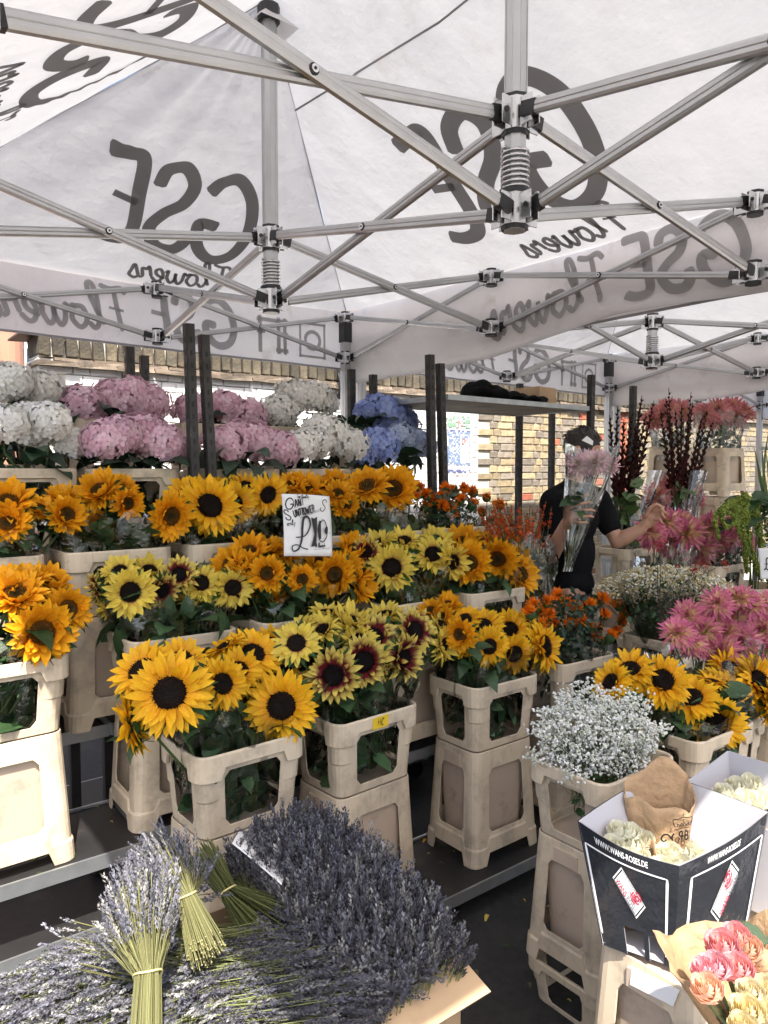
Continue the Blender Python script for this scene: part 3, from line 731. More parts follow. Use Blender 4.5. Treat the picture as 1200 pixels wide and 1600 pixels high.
def trolley(lab, x0, x1, y0, y1, shelves, lean, posts=(1, 1, 1, 1)):
    T = thing('flower_trolley', lab, 'trolley', (x0, y0, 0), 0, 'slotted-post flower trolleys'); w, d = x1-x0, y1-y0
    for k, (x, y) in enumerate(((.02, .02), (w-.02, .02), (.02, d-.02), (w-.02, d-.02))):
        if posts[k]:
            ob('post', post_mesh(PH+(-.03 if k in (0, 2) else .01), k), T, Matrix.Translation((x-lean[k]*2.05, y, 0)) @ Matrix.Rotation(lean[k], 4, 'Y') @ Matrix.Rotation(rng.uniform(-.006, .006), 4, 'X'))
    for z, top, ya, yb in shelves:
        ob('shelf', shelf_mesh(w-.10, yb-ya, top=top), T, Matrix.Translation((.05, ya, z)))
    for x in (.08, w-.08):
        for y in (.08, d-.08):
            g = G(); g.tube([(x, y-.015, .05), (x, y+.015, .05)], .05, 12); c = ob('castor', g.mesh('castor', M['blackplastic'], False), T)
            g = G(); g.box((x, y, .105), (.03, .03, .012)); ob('castor_plate', g.mesh('castor_plate', M['post'], False), c)
    return T
ln = lambda a: (-a, -a*1.15, -a*.5, -a*.6)
trolley('dark slotted trolley behind the left sunflowers, holding white and pink hydrangeas', -.02, 1.36, 3.06, 3.86, [(.16, 'board', 0.0, .8), (1.105, 'ply', .05, .43), (1.335, 'ply', .435, .79)], (-.01, -.022, .0, -.01))
trolley('dark slotted trolley between two pairs of posts, holding pink, white and blue hydrangeas', 1.39, 2.755, 3.06, 3.86, [(.16, 'board', 0.0, .8), (1.105, 'ply', .05, .43), (1.335, 'ply', .435, .79)], (-.045, -.03, -.01, -.01))
TS = trolley('empty dark trolley with high plywood shelf behind the man', 2.79, 4.17, 3.06, 3.72, [(.16, 'board', 0.0, .66), (2.175, 'ply', .0, .66)], (-.05, 0.0, -.01, .0))
trolley('dark trolley at the far right behind the gladioli', 4.61, 6.85, 3.06, 3.8, [(.16, 'board', 0.0, .7), (1.10, 'ply', .0, .7)], (0, 0, 0, 0), (1, 1, 1, 1))
trolley('farthest right trolley with a wooden shelf beside the green amaranthus', 6.95, 8.3, 2.7, 3.3, [(.16, 'board', 0.0, .6), (1.97, 'ply', .0, .6)], (0, 0, 0, 0), (0, 1, 0, 1))

# ------------------------------------------------------------------ stepped display stand
def stand(lab, x0, x1, steps, legsx):
    T = thing('display_stand', lab, 'stand', (x0, steps[0][1], 0), 0, 'stepped display stands'); y00 = steps[0][1]
    for z, ya, yb in steps:
        ob('shelf', shelf_mesh(x1-x0, yb-ya, lip=.046), T, Matrix.Translation((0, ya-y00, z)))
    for lx in legsx:
        for z, ya, yb in steps:
            g = G(); g.box((0, 0, (z-.03)/2), (.018, .018, (z-.03)/2)); ob('leg', g.mesh('leg', M['post'], False), T, Matrix.Translation((lx-x0, yb-y00-.035, 0)))
    return T
ZA, ZB, ZC = .115, .505, .79
stand('black stepped stand at the left with galvanised edges under orange sunflowers', -.75, .865, [(ZB, 2.385, 2.775), (.27, 2.39, 2.76), (ZC, 2.79, 3.05)], (-.70, -.02, .80))
stand('long black stepped stand with rusty galvanised edge under the main sunflower rows', .875, 3.12, [(ZA, 2.0, 2.425), (ZB, 2.44, 2.775), (ZC, 2.79, 3.05)], (.93, 2.02, 3.06))

# ------------------------------------------------------------------ flower buckets: a windowed collar on a flared base
SS = [-1, -.80, -.70, -.58, .58, .70, .80, 1]
def stations(a, b, r, off=0.0):
    """points round a rounded rectangle; returns [(x, y, kind)] kind = s value on a side, None on a corner"""
    a, b = a+off, b+off; r = r+off; out = []
    for side in range(4):
        ang = side*math.pi/2; ca, sa = math.cos(ang), math.sin(ang)
        ha, hb = (a, b) if side % 2 == 0 else (b, a)
        for s in SS: 
            x, y = s*(ha-r), -hb; out.append((x*ca-y*sa, x*sa+y*ca, s))
        for k in (1, 2, 3):
            t = -math.pi/2+k*math.pi/8; x, y = ha-r+r*math.cos(t), -hb+r+r*math.sin(t); out.append((x*ca-y*sa, x*sa+y*ca, None))
    return out
NSTA = 44
def shell(rows, win, mat):
    """rows: [(z, a, b, cornerlift, offset fn)]; win: (first row, last row) of the openings"""
    g = G(); V = []
    for z, a, b, dz, off in rows:
        for x, y, s in stations(a, b, .038):
            cor = s is None or abs(s) >= .99
            o = off(cor); L = math.hypot(x, y); V.append((x+x/L*o, y+y/L*o, z+dz(s)))
    F = []
    for i in range(len(rows)-1):
        for j in range(NSTA):
            q = j % 11; k = (j+1) % NSTA; quad = (i*NSTA+j, i*NSTA+k, (i+1)*NSTA+k, (i+1)*NSTA+j)
            if win and win[0] <= i < win[1] and 2 <= q <= 4:
                if i == win[0] and q == 2: F.append((quad[0], quad[1], quad[3]))
                elif i == win[0] and q == 4: F.append((quad[0], quad[1], quad[2]))
                elif i == win[1]-1 and q == 2: F.append((quad[0], quad[2], quad[3]))
                elif i == win[1]-1 and q == 4: F.append((quad[1], quad[2], quad[3]))
                continue
            F.append(quad)
    g.add(V, F); return g
CH, BH = .235, .420
zero = lambda s: 0.0; none = lambda c: 0.0; rib = lambda c: .005 if c else 0.0
la = lambda t: (lerp(.172, .190, t), lerp(.129, .145, t))
rows = []
for z in (0, .026, .046, .105, .109, .168, .186, .235):
    a, b = la(z/CH); rows.append((z, a, b, zero, rib if z >= .108 else none))
me = shell(rows, (1, 6), None).mesh('collar', M['bucket'], False)
COLLAR = bake(me, [('SOLIDIFY', dict(thickness=.0045, offset=-1)), ('BEVEL', dict(width=.0016, segments=2, limit_method='ANGLE', angle_limit=.6))])
g = G(); V = []; dip = lambda s: -.068 if (s is None or abs(s) >= .80) else (-.068 if abs(s) >= .79 else -.034)
for off, z, f in ((-.004, .232, zero), (-.002, .240, zero), (.006, .2425, zero), (.0115, .238, zero), (.0105, .236, dip), (.0, .236, dip)):
    for x, y, s in stations(.190, .145, .038, off): V.append((x, y, z+f(s)))
g.add(V, [(i*NSTA+j, i*NSTA+(j+1) % NSTA, (i+1)*NSTA+(j+1) % NSTA, (i+1)*NSTA+j) for i in range(5) for j in range(NSTA)])
RIM = bake(g.mesh('rim', M['bucket'], False), [('BEVEL', dict(width=.0018, segments=2, limit_method='ANGLE', angle_limit=.5))])
for p in RIM.polygons: p.use_smooth = False
arch = lambda s: 0.0 if (s is None or abs(s) >= .80) else (.046 if abs(s) < .72 else .0)
lb = lambda z: (lerp(.199, .176, z/BH), lerp(.155, .132, z/BH))
rows = []
for z, dz, off in ((0, arch, lambda c: .006), (.062, lambda s: arch(s)*.75, lambda c: .006), (.068, lambda s: arch(s)*.75, none), (.115, zero, none), (.132, zero, none), (.325, zero, none), (.345, zero, none), (BH-.004, zero, none)):
    a, b = lb(z); rows.append((z, a, b, dz, off))
me = shell(rows, (3, 6), None).mesh('base_frame', M['bucket'], False)
BASE = bake(me, [('SOLIDIFY', dict(thickness=.0055, offset=-1)), ('BEVEL', dict(width=.002, segments=2, limit_method='ANGLE', angle_limit=.6))])
g = G(); V = []
for z, a, b in ((.055, .140, .104), (.40, .164, .122), (.412, .168, .126)):
    for x, y, s in stations(a, b, .034): V.append((x, y, z))
g.add(V, [(i*NSTA+j, i*NSTA+(j+1) % NSTA, (i+1)*NSTA+(j+1) % NSTA, (i+1)*NSTA+j) for i in range(2) for j in range(NSTA)]+[tuple(range(NSTA-1, -1, -1)), tuple(range(2*NSTA, 3*NSTA))])
for sx in (-1, 1): g.box((sx*.178, 0, .372), (.006, .045, .022), 0)
WATER = g.mesh('water_bucket', M['bucket_in'], False)
# stack marks on the base corners
def bucket(x, y, z, lab, rz=0.0, collar=True, base=True, group='beige flower buckets', sc=1.0, zs=1.0):
    T = thing('flower_bucket', lab, 'bucket', (x, y, z), rz, group); T.scale = (sc, sc, sc*zs); zb = 0.0
    if base:
        b = ob('base_frame', BASE, T); ob('water_bucket', WATER, b); zb = BH
    if collar:
        c = ob('collar', COLLAR, T, Matrix.Translation((0, 0, zb))); ob('rim', RIM, c)
    return T
BUCK = {}
def B(key, x, y, z, lab, rz=0.0, **k):
    BUCK[key] = (x, y, z+((BH if k.get('base', True) else 0)+(CH if k.get('collar', True) else 0))*k.get('zs', 1.0)*k.get('sc', 1.0), rz); return bucket(x, y, z, lab, rz, **k)
e = 0.0012
# row A
B('A1', 1.105, 2.245, ZA+e, 'beige bucket of large yellow sunflowers, behind the lavender, nearest the left', .03, zs=1.135)
hc = B('A2', 1.605, 2.235, ZA+e, 'beige bucket with a yellow HC sticker on its rim', .06, zs=1.135)
B('A3', 2.295, 2.235, ZA+e, 'beige bucket of yellow sunflowers in front of the rusty shelf edge', .0, zs=1.135)
B('A5', 2.870, 2.25, ZA+e, 'beige bucket of orange safflowers beside the baby\'s breath', -.03, zs=1.135)
# row B
B('B0', .44, 2.575, ZB+e, 'sunlit beige bucket at the left edge holding orange sunflowers', .02)
B('B1', 1.045, 2.61, ZB+e, 'beige bucket of pale yellow and maroon sunflowers, left of the price card', -.02)
B('B2', 1.545, 2.61, ZB+e, 'beige bucket of orange sunflowers below the price card', .01)
B('B3', 2.150, 2.61, ZB+e, 'beige bucket of pale yellow sunflowers right of the price card, middle row', .02)
B('B4', 2.640, 2.61, ZB+e, 'beige bucket of orange sunflowers in the middle row beside the crocosmia', -.01)
# row C
for k, (x, lab) in enumerate([(.46, 'beige bucket of orange sunflowers at the far left below white hydrangeas'), (.925, 'beige bucket of drooping orange sunflowers below pink hydrangeas'),
        (1.39, 'beige bucket of yellow sunflowers in front of the first pair of posts'), (1.85, 'beige bucket of orange sunflowers behind the price card'),
        (2.29, 'beige bucket of orange sunflowers below the blue hydrangeas'), (2.78, 'beige bucket of orange safflowers in front of the second pair of posts')]):
    B('C%d' % k, x, 2.925, ZC+e, lab, rng.uniform(-.03, .03))
# row D and E on the trolleys
ZD, ZEE = 1.105, 1.335
for k, (x, d) in enumerate([(.64, 'white'), (1.08, 'pink'), (1.59, 'pink'), (2.02, 'white'), (2.44, 'blue')]):
    ad = ['lower row bucket of white hydrangeas at the left edge', 'lower row bucket of pink hydrangeas left of the posts', 'lower row bucket of pink hydrangeas right of the posts', 'lower row bucket of white hydrangeas in the middle', 'lower row bucket of blue hydrangeas'][k]
    B('D%d' % k, x+.04, 3.29, ZD+e, 'beige '+ad, rng.uniform(-.03, .03), sc=.985)
for k, (x, d) in enumerate([(.60, 'white'), (1.05, 'pink'), (1.60, 'pink'), (2.06, 'white'), (2.50, 'blue')]):
    ad = ['upper row bucket of white hydrangeas at the left edge', 'upper row bucket of pink hydrangeas left of the posts', 'upper row bucket of pink hydrangeas right of the posts', 'upper row bucket of white hydrangeas in the middle', 'upper row bucket of blue hydrangeas'][k]
    B('E%d' % k, x+.09, 3.67, ZEE+e, 'beige '+ad, rng.uniform(-.03, .03), sc=.985)
# right-hand group
B('G1u', 2.03, 1.435, .0, 'low open collar under the baby\'s breath bucket, standing on the ground', 0, base=False, zs=.62)
B('G1', 2.03, 1.435, .152, 'scuffed beige bucket full of white baby\'s breath', 0.0)
B('G2', 2.58, 1.44, .152, 'beige bucket of yellow sunflowers right of the baby\'s breath', -.03)
B('G2u', 2.58, 1.44, .0, 'low open collar under the right-hand sunflower bucket', 0, base=False, zs=.62)
B('G0u', 1.605, .885, 0.0, 'lower collar under the black rose box, near the bottom edge', 0.0, base=False)
B('G0', 1.605, .885, .238, 'beige bucket base carrying the black rose box, with a white label', 0.0, collar=False)
B('H1', 3.05, 1.62, .0, 'beige bucket of pink and yellow dahlias behind the right sunflowers', 0.0, sc=1.05)
B('H1b', 3.52, 1.60, .0, 'beige bucket of pink dahlias at the right edge', 0.0, sc=1.05)
B('K1', 3.60, 2.15, .22, 'beige bucket of cream chamomile in clear wrap', 0.0)
B('M1', 4.30, 2.62, .45, 'beige bucket of pink dahlias reached by the man', 0.0)
B('M2', 4.95, 2.62, .45, 'beige bucket of pink dahlias beside the amaranthus', 0.0)
B('M3', 5.0, 2.98, .62, 'beige bucket of paler dahlias in front of the gladioli', 0.0)
for k, x in enumerate((5.56, 6.30)):
    B('N%d' % k, x+.05, 3.32, 1.104, 'beige bucket base stacked under far dahlias, %s one' % ('left' if k == 0 else 'right'), 0.0, collar=False)
    B('O%d' % k, x+.05, 3.32, 1.104+BH+.002, 'upper beige bucket base under far dahlias, %s one' % ('left' if k == 0 else 'right'), 0.0, collar=False)
# stand carrying the right-hand buckets
stand('low black stand under the dahlia and chamomile buckets at the right', 3.30, 5.5, [(.22, 1.95, 2.35), (.45, 2.42, 2.81), (.62, 2.815, 3.14)], (3.35, 5.43))
# half-hidden buckets below the left stand
B('Z1', .10, 2.55, .27+e, 'beige bucket base in shadow under the left stand', 0.0, collar=False, sc=.5)
# HC sticker
g = G(); put = lambda a, b, l: (a, -.145-.0125-l, CH+BH+.203+b-.235+.0)
M['sticker'] = pbr('yellow_tape', (.78, .52, .03), .5, var=.08, vscale=30)
for dz in (0,): g.add([put(-.045, -.004, .0005), put(.03, -.002, .0005), put(.032, .036, .0005), put(-.043, .034, .0005)], [(0, 1, 2, 3)])
st = ob('sticker', g.mesh('sticker', M['sticker'], False), hc)
g = G(); S, _ = strokes('HC', .022, -.022, .006, .15, .12); write(g, S, .003, put, .0012); ob('lettering', g.mesh('lettering', M['ink'], False), st)
# ------------------------------------------------------------------ flower heads, leaves and other repeated shapes
def petal(L, Wd, n=5, cup=.25, prof=None):
    """strip petal along +x, facing +z; returns V (in t, x, y), F, t"""
    prof = prof or (lambda t: (math.sin(math.pi*min(1, .10+.90*t**.85)))**.75)
    V = []; T = []
    for i in range(n+1):
        t = i/n; w = Wd*.5*prof(t)
        for s in (-1, 0, 1): V.append((L*t, s*w, cup*w*abs(s))); T.append(t)
    F = []
    for i in range(n):
        for s in (0, 1): F.append((i*3+s, i*3+3+s, i*3+4+s, i*3+1+s))
    return np.array(V), F, np.array(T)
def ring(g, n, r0, L, Wd, elev, curl, colfn, seed, jit=.12, z0=0.0, mat=0, cup=.25, nseg=5, prof=None):
    """a ring of petals round +z"""
    r = np.random.RandomState(seed)
    for k in range(n):
        l = L*(1+r.uniform(-jit, jit)); V, F, T = petal(l, Wd*(1+r.uniform(-jit, jit)), nseg, cup, prof)
        e = elev+r.randn()*jit*1.0; cu = curl+r.randn()*jit*1.3
        x = V[:, 0]; ang = e+cu*T
        # bend along the length
        xs = np.cumsum(np.concatenate([[0], np.full(len(x)//3-1, l/(len(x)//3-1))*np.cos(ang[3::3])])); zs = np.cumsum(np.concatenate([[0], np.full(len(x)//3-1, l/(len(x)//3-1))*np.sin(ang[3::3])]))
        X = np.repeat(xs, 3)+r0; Z = np.repeat(zs, 3)+V[:, 2]+z0; tw = r.uniform(-.5, .5)*T; Y = V[:, 1]
        Z = Z+Y*tw*.8
        a = 2*math.pi*(k+r.uniform(-.42, .42))/n; ca, sa = math.cos(a), math.sin(a)
        g.add(np.stack([X*ca-Y*sa, X*sa+Y*ca, Z], 1), F, mat, colfn(T, r))
def mix(a, b, t): a, b = np.array(a), np.array(b); t = np.clip(np.asarray(t), 0, 1)[:, None]; return a*(1-t)+b*t
def c_yellow(T, r):
    k = r.uniform(.88, 1.06); return mix((.82*k, .33*k, .005), (.88*k, .50*k, .016), T*1.5)
def c_orange(T, r):
    k = r.uniform(.86, 1.06); return mix((.78*k, .27*k, .004), (.87*k, .43*k, .014), T*1.5)
def c_bicol(T, r):
    k = r.uniform(.85, 1.05); b = r.uniform(.42, .62); return mix((.15, .012, .018), (.76*k, .60*k, .13), (T-b+.14)/.26)
def c_pale(T, r):
    k = r.uniform(.88, 1.05); b = r.uniform(.0, .22); return mix((.45, .14, .05), (.80*k, .62*k, .10), (T-b+.15)/.3)
def c_green(T, r): k = r.uniform(.7, 1.2); return np.tile(np.array((.045, .10, .022))*k, (len(T), 1))
def disc_mesh(rd, colin, colout, seed, h=.22, ns=170):
    r = np.random.RandomState(seed); g = G()
    n = 24; V = [(0, 0, h*rd*.75)]; F = []
    for i in range(1, 6):
        q = i/5
        for j in range(n): V.append((rd*q*math.cos(2*math.pi*j/n), rd*q*math.sin(2*math.pi*j/n), h*rd*(.75+.55*math.sin(q*2.6))*(1-q**6)-.02*rd*q))
    for j in range(n): F.append((0, 1+j, 1+(j+1) % n))
    for i in range(4):
        for j in range(n): F.append((1+i*n+j, 1+(i+1)*n+j, 1+(i+1)*n+(j+1) % n, 1+i*n+(j+1) % n))
    rr = np.linalg.norm(np.array(V)[:, :2], axis=1)/rd
    g.add(V, F, 0, mix(colin, colout, rr*1.3-.2)*.7)
    for k in range(ns):
        q = math.sqrt((k+.5)/ns); a = k*2.39996; x, y = rd*q*math.cos(a), rd*q*math.sin(a)
        z = h*rd*(.75+.55*math.sin(q*2.6))*(1-q**6); s = rd*.062*(1+.3*q); hh = s*r.uniform(.8, 1.9)*(.6+q)
        c = mix(colin, colout, [q*1.3-.2])[0]*r.uniform(.5, 1.5)
        g.add([(x+s*math.cos(t), y+s*math.sin(t), z-.3*s) for t in (a, a+2.1, a+4.2)]+[(x+.25*s*math.cos(a), y+.25*s*math.sin(a), z+hh)], [(0, 1, 3), (1, 2, 3), (2, 0, 3)], 0, c)
    return g.mesh('disc', M['disc'], False)
def sunflower(kind, seed):
    """radius about 1: petals+sepals mesh and a disc mesh"""
    g = G(); r = np.random.RandomState(seed)
    cf = {'Y': c_yellow, 'O': c_orange, 'B': c_bicol, 'P': c_pale}[kind]
    rd = {'Y': .42, 'O': .44, 'B': .40, 'P': .40}[kind]
    if kind == 'O':
        ring(g, 22, rd*.84, .58, .27, .38, .42, cf, seed, .2, .02, cup=.5); ring(g, 24, rd*.9, .60, .26, .10, .30, cf, seed+1, .2, -.02, cup=.5); ring(g, 20, rd*.78, .44, .23, .72, .55, cf, seed+2, .25, .05, cup=.5); ring(g, 20, rd*.88, .58, .24, -.15, .15, cf, seed+5, .2, -.04, cup=.4)
    elif kind == 'Y':
        ring(g, 24, rd*.88, .58, .225, .24, -.16, cf, seed, .17, .02, cup=.4); ring(g, 26, rd*.86, .64, .22, -.02, -.14, cf, seed+1, .15, -.02, cup=.4); ring(g, 19, rd*.86, .46, .18, .50, -.25, cf, seed+2, .25, .04, cup=.4); ring(g, 22, rd*.84, .60, .21, -.22, -.05, cf, seed+6, .18, -.05)
    else:
        ring(g, 20, rd*.86, .56, .225, .32, .12, cf, seed, .22, .02, cup=.6); ring(g, 21, rd*.86, .60, .225, .04, .0, cf, seed+1, .2, -.02, cup=.6); ring(g, 16, rd*.84, .42, .18, .62, .2, cf, seed+2, .25, .04, cup=.5)
    ring(g, 18, rd*.55, .75, .20, -.10, -.05, c_green, seed+3, .2, -.06, mat=1, nseg=4)
    V = []; n = 14
    for q, (rr, z) in enumerate(((rd*1.0, -.05), (rd*.72, -.17), (rd*.28, -.27), (.085, -.42), (.075, -.60))):
        for j in range(n): V.append((rr*math.cos(2*math.pi*j/n), rr*math.sin(2*math.pi*j/n), z))
    g.add(V, [(i*n+j, (i+1)*n+j, (i+1)*n+(j+1) % n, i*n+(j+1) % n) for i in range(4) for j in range(n)], 1, (.05, .10, .025))
    ci, co = {'Y': ((.010, .008, .006), (.022, .010, .006)), 'O': ((.030, .028, .008), (.20, .075, .008)), 'B': ((.008, .006, .006), (.014, .007, .007)), 'P': ((.010, .008, .006), (.020, .010, .006))}[kind]
    return g.mesh('flower_head', [M['petal'], M['petal']]), disc_mesh(rd, ci, co, seed)
SUNF = {k: [sunflower(k, 10*i+ord(k)) for i in range(6)] for k in 'YOBP'}

def leaf_mesh(L, Wd, mat, droop, seed, n=7, serr=.12, heart=True):
    r = np.random.RandomState(seed); V = []; F = []; T = []
    for i in range(n+1):
        t = i/n; w = Wd*.5*((math.sin(math.pi*(.16+.84*t)**1.0))**.8 if heart else math.sin(math.pi*t)**.8)*(1+serr*(1 if i % 2 else -1)*.5)
        if i == n: w = .001
        ang = -droop*t*t
        x = L*t*math.cos(ang*.5); z = L*t*math.sin(ang*.5)-droop*.12*L*t*t
        for s in (-1, -.5, 0, .5, 1):
            V.append((x-abs(s)*abs(s)*.10*L*(1-t) if heart and t < .2 else x, s*w, z+.22*abs(s)*w+r.randn()*.008*L)); T.append(t)
    for i in range(n):
        for s in range(4): F.append((i*5+s, i*5+5+s, i*5+6+s, i*5+1+s))
    g = G(); g.add(V, F); g.tube([(-.35*L, 0, -.02*L), (0, 0, 0), (L*.3, 0, .002)], (.018*L, .014*L, .006*L), 4)
    return g.mesh('leaf', mat)
LEAF = [leaf_mesh(1, .72, M['leaf'], d, i) for i, d in enumerate((.5, .9, 1.3, .2, 1.7))]
HLEAF = [leaf_mesh(1, .70, M['leafdark'], d, i+9, serr=.08) for i, d in enumerate((.3, .8, 1.2))]

def hydrangea(seed, cols):
    r = np.random.RandomState(seed); g = G(); n = 105
    for k in range(n):
        q = 1-(k+.5)/n*1.45; a = k*2.39996+r.uniform(-.2, .2); s = math.sqrt(max(0, 1-q*q)); lump = 1+.07*math.sin(a*3+seed)+.06*r.randn()
        c = np.array((s*math.cos(a), s*math.sin(a), q*.82))*lump; N = Vector(c+r.randn(3)*.18).normalized()
        R3 = np.array((N.to_track_quat('Z', 'Y').to_matrix() @ Matrix.Rotation(r.uniform(0, 6.28), 3, 'Z')))
        w = r.uniform(.185, .25); base = mix(cols[0], cols[1], [r.rand()])[0]*r.uniform(.86, 1.06)
        for p in range(4):
            t = p*math.pi/2; cu = r.uniform(-.2, .45)
            V = np.array([(0, 0, 0), (w*.55, -w*.5, .02+cu*.03), (w*.62, 0, .035), (w*.55, w*.5, .02+cu*.03), (w*1.12, -w*.36, cu*.14), (w*1.22, 0, cu*.11), (w*1.12, w*.36, cu*.14)])
            ca, sa = math.cos(t), math.sin(t); V = np.stack([V[:, 0]*ca-V[:, 1]*sa, V[:, 0]*sa+V[:, 1]*ca, V[:, 2]], 1)
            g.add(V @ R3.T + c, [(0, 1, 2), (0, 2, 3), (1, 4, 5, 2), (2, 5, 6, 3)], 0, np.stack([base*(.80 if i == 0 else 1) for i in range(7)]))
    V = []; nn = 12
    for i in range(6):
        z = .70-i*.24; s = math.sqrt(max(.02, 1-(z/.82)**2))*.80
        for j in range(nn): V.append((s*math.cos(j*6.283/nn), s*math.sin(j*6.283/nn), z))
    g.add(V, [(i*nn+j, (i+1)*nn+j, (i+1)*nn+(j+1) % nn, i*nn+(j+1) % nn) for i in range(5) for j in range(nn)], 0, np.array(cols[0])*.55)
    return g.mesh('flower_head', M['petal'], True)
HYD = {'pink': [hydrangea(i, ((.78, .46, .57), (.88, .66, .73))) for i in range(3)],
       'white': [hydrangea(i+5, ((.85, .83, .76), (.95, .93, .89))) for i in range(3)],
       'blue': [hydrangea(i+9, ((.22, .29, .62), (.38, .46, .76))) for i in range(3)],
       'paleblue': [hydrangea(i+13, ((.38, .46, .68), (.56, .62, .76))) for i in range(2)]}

spiky = lambda t: (math.sin(math.pi*(.18+.82*t)))**.8
def dahlia(seed, outer, inner):
    g = G()
    def cf(T, r):
        k = r.uniform(.85, 1.1); b = r.uniform(.30, .66); return mix(np.array(inner)*k, np.array(outer)*k, (T-b+.2)/.4)
    for i, (n, r0, L, el) in enumerate(((22, .10, .92, -.35), (22, .10, .90, -.05), (20, .09, .84, .25), (18, .07, .74, .55), (14, .05, .60, .85), (10, .03, .44, 1.15), (6, .01, .32, 1.4))):
        ring(g, n, r0, L, .19, el, .14, cf, seed*9+i, .15, .02*i, cup=.7, nseg=3, prof=spiky)
    g.tube([(0, 0, -.7), (0, 0, -.15), (0, 0, .0)], (.05, .06, .16), 6, 1, (.06, .11, .03))
    return g.mesh('flower_head', [M['petal'], M['petal']], True)
DAH = [dahlia(i, (.65, .17, .30), (.86, .70, .30)) for i in range(3)] 
DAHP = [dahlia(i+4, (.66, .24, .27), (.84, .58, .32)) for i in range(2)]
DAHW = [dahlia(i+7, (.76, .48, .54), (.86, .76, .62)) for i in range(2)]

def rose(seed, c0, c1, n=40):
    r = np.random.RandomState(seed); g = G()
    for k in range(n):
        q = (k+.5)/n; rad = .10+.78*q**.85; a = k*2.39996*1.02; h = .66-.30*q+r.uniform(-.05, .05); half = .78-.22*q
        V = []; C = []; m, nv = 5, 4
        for i in range(nv+1):
            v = i/nv; z = -.30+v*(h+.30)
            rr = rad*(.32+.68*math.sin(min(1, v*1.3)*math.pi/2)-.14*max(0, v-.6)/.4)+(.07*q*max(0, v-.8)/.2)
            for j in range(m+1):
                s = j/m*2-1; aa = a+s*half*(.55+.45*math.sin(math.pi*min(1, .25+v*.7)))
                zz = z-(.16*s*s*v)+r.randn()*.012-(.12*q*max(0, v-.8)/.2)
                V.append((rr*math.cos(aa), rr*math.sin(aa), zz)); C.append(mix(c0, c1, [v*.7+q*.4])[0])
        g.add(V, [(i*(m+1)+j, i*(m+1)+j+1, (i+1)*(m+1)+j+1, (i+1)*(m+1)+j) for i in range(nv) for j in range(m)], 0, np.array(C)*r.uniform(.92, 1.05))
    g.tube([(0, 0, -.8), (0, 0, -.35), (0, 0, -.2)], (.07, .09, .3), 7, 1, (.08, .15, .04))
    return g.mesh('flower_head', [M['petal'], M['petal']], True)
ROSEW = [rose(i, (.88, .85, .56), (.94, .92, .80)) for i in range(3)]
ROSEP = [rose(3, (.86, .46, .34), (.86, .42, .46)), rose(4, (.90, .62, .36), (.88, .56, .44)), rose(5, (.84, .34, .40), (.88, .50, .52))]
ROSEC = [rose(6, (.82, .62, .22), (.86, .78, .52)), rose(7, (.84, .66, .30), (.86, .80, .60))]

def tuft(seed):
    r = np.random.RandomState(seed); g = G()
    for k in range(70):
        q = 1-(k+.5)/70*.9; a = k*2.39996; s = math.sqrt(1-q*q); N = Vector((s*math.cos(a), s*math.sin(a), q+.15))+Vector(r.randn(3)*.15); N.normalize()
        sd = N.orthogonal()*.10; b = N*.30; t = N*r.uniform(.75, 1.1)
        c = mix((.74, .13, .006), (.92, .29, .014), [r.rand()])[0]
        g.add([tuple(b-sd), tuple(b+sd), tuple(t)], [(0, 1, 2)], 0, c)
    V = []; n = 8
    for i, (rr, z) in enumerate(((.02, -1.1), (.10, -.9), (.55, -.55), (.58, -.15), (.42, .15))):
        for j in range(n): V.append((rr*math.cos(j*6.283/n), rr*math.sin(j*6.283/n), z))
    g.add(V, [(i*n+j, i*n+(j+1) % n, (i+1)*n+(j+1) % n, (i+1)*n+j) for i in range(4) for j in range(n)], 1, (.055, .11, .035))
    return g.mesh('flower_head', [M['petal'], M['petal']], True)
TUFT = [tuft(i) for i in range(3)]
# ------------------------------------------------------------------ bunches of flowers standing in the buckets
def tube_path(a, b, bulge=.03, n=5):
    a, b = Vector(a), Vector(b); o = Vector((rng.uniform(-1, 1), rng.uniform(-1, 1), 0))*bulge
    return [a.lerp(b, i/(n-1))+o*math.sin(math.pi*i/(n-1)) for i in range(n)]
def crumple_wrap(hw, hd, z0, z1, flare, seed, amp=.012, n=64, m=10, round_=.04):
    """an open-topped sheet of clear wrap: (local coords)"""
    r = np.random.RandomState(seed); ph = r.rand(8)*6.28; V = []
    for j in range(m+1):
        t = j/m
        for i in range(n):
            a = 2*math.pi*i/n; c, s = math.cos(a), math.sin(a)
            q = (abs(c)**4+abs(s)**4)**-.25
            k = 1+flare*t*t
            d = amp*(math.sin(a*9+ph[0]+t*3)+.7*math.sin(a*17+ph[1]-t*5)+.6*math.sin(a*5+t*11+ph[2]))*(.4+t)
            V.append((c*q*hw*k+c*d, s*q*hd*k+s*d, lerp(z0, z1, t)+(.03*math.sin(a*3+ph[3])+.022*math.sin(a*11+ph[4]))*t**3))
    g = G(); g.add(V, [(j*n+i, j*n+(i+1) % n, (j+1)*n+(i+1) % n, (j+1)*n+i) for j in range(m) for i in range(n)])
    return g.mesh('wrap', M['cello'])
def nrm(p, fx, fy):
    """direction a head looks: fx right, fy up in the photo, otherwise towards the viewer"""
    d = (CC-Vector(p)).normalized(); return (d*max(.06, math.sqrt(max(0, 1-(fx*fx+fy*fy)*1.25))) + RR*fx + ZZ*fy).normalized()
def new_bunch(name, lab, cat, group, loc):
    return thing(name, lab, cat, loc, 0, group), Vector(loc)
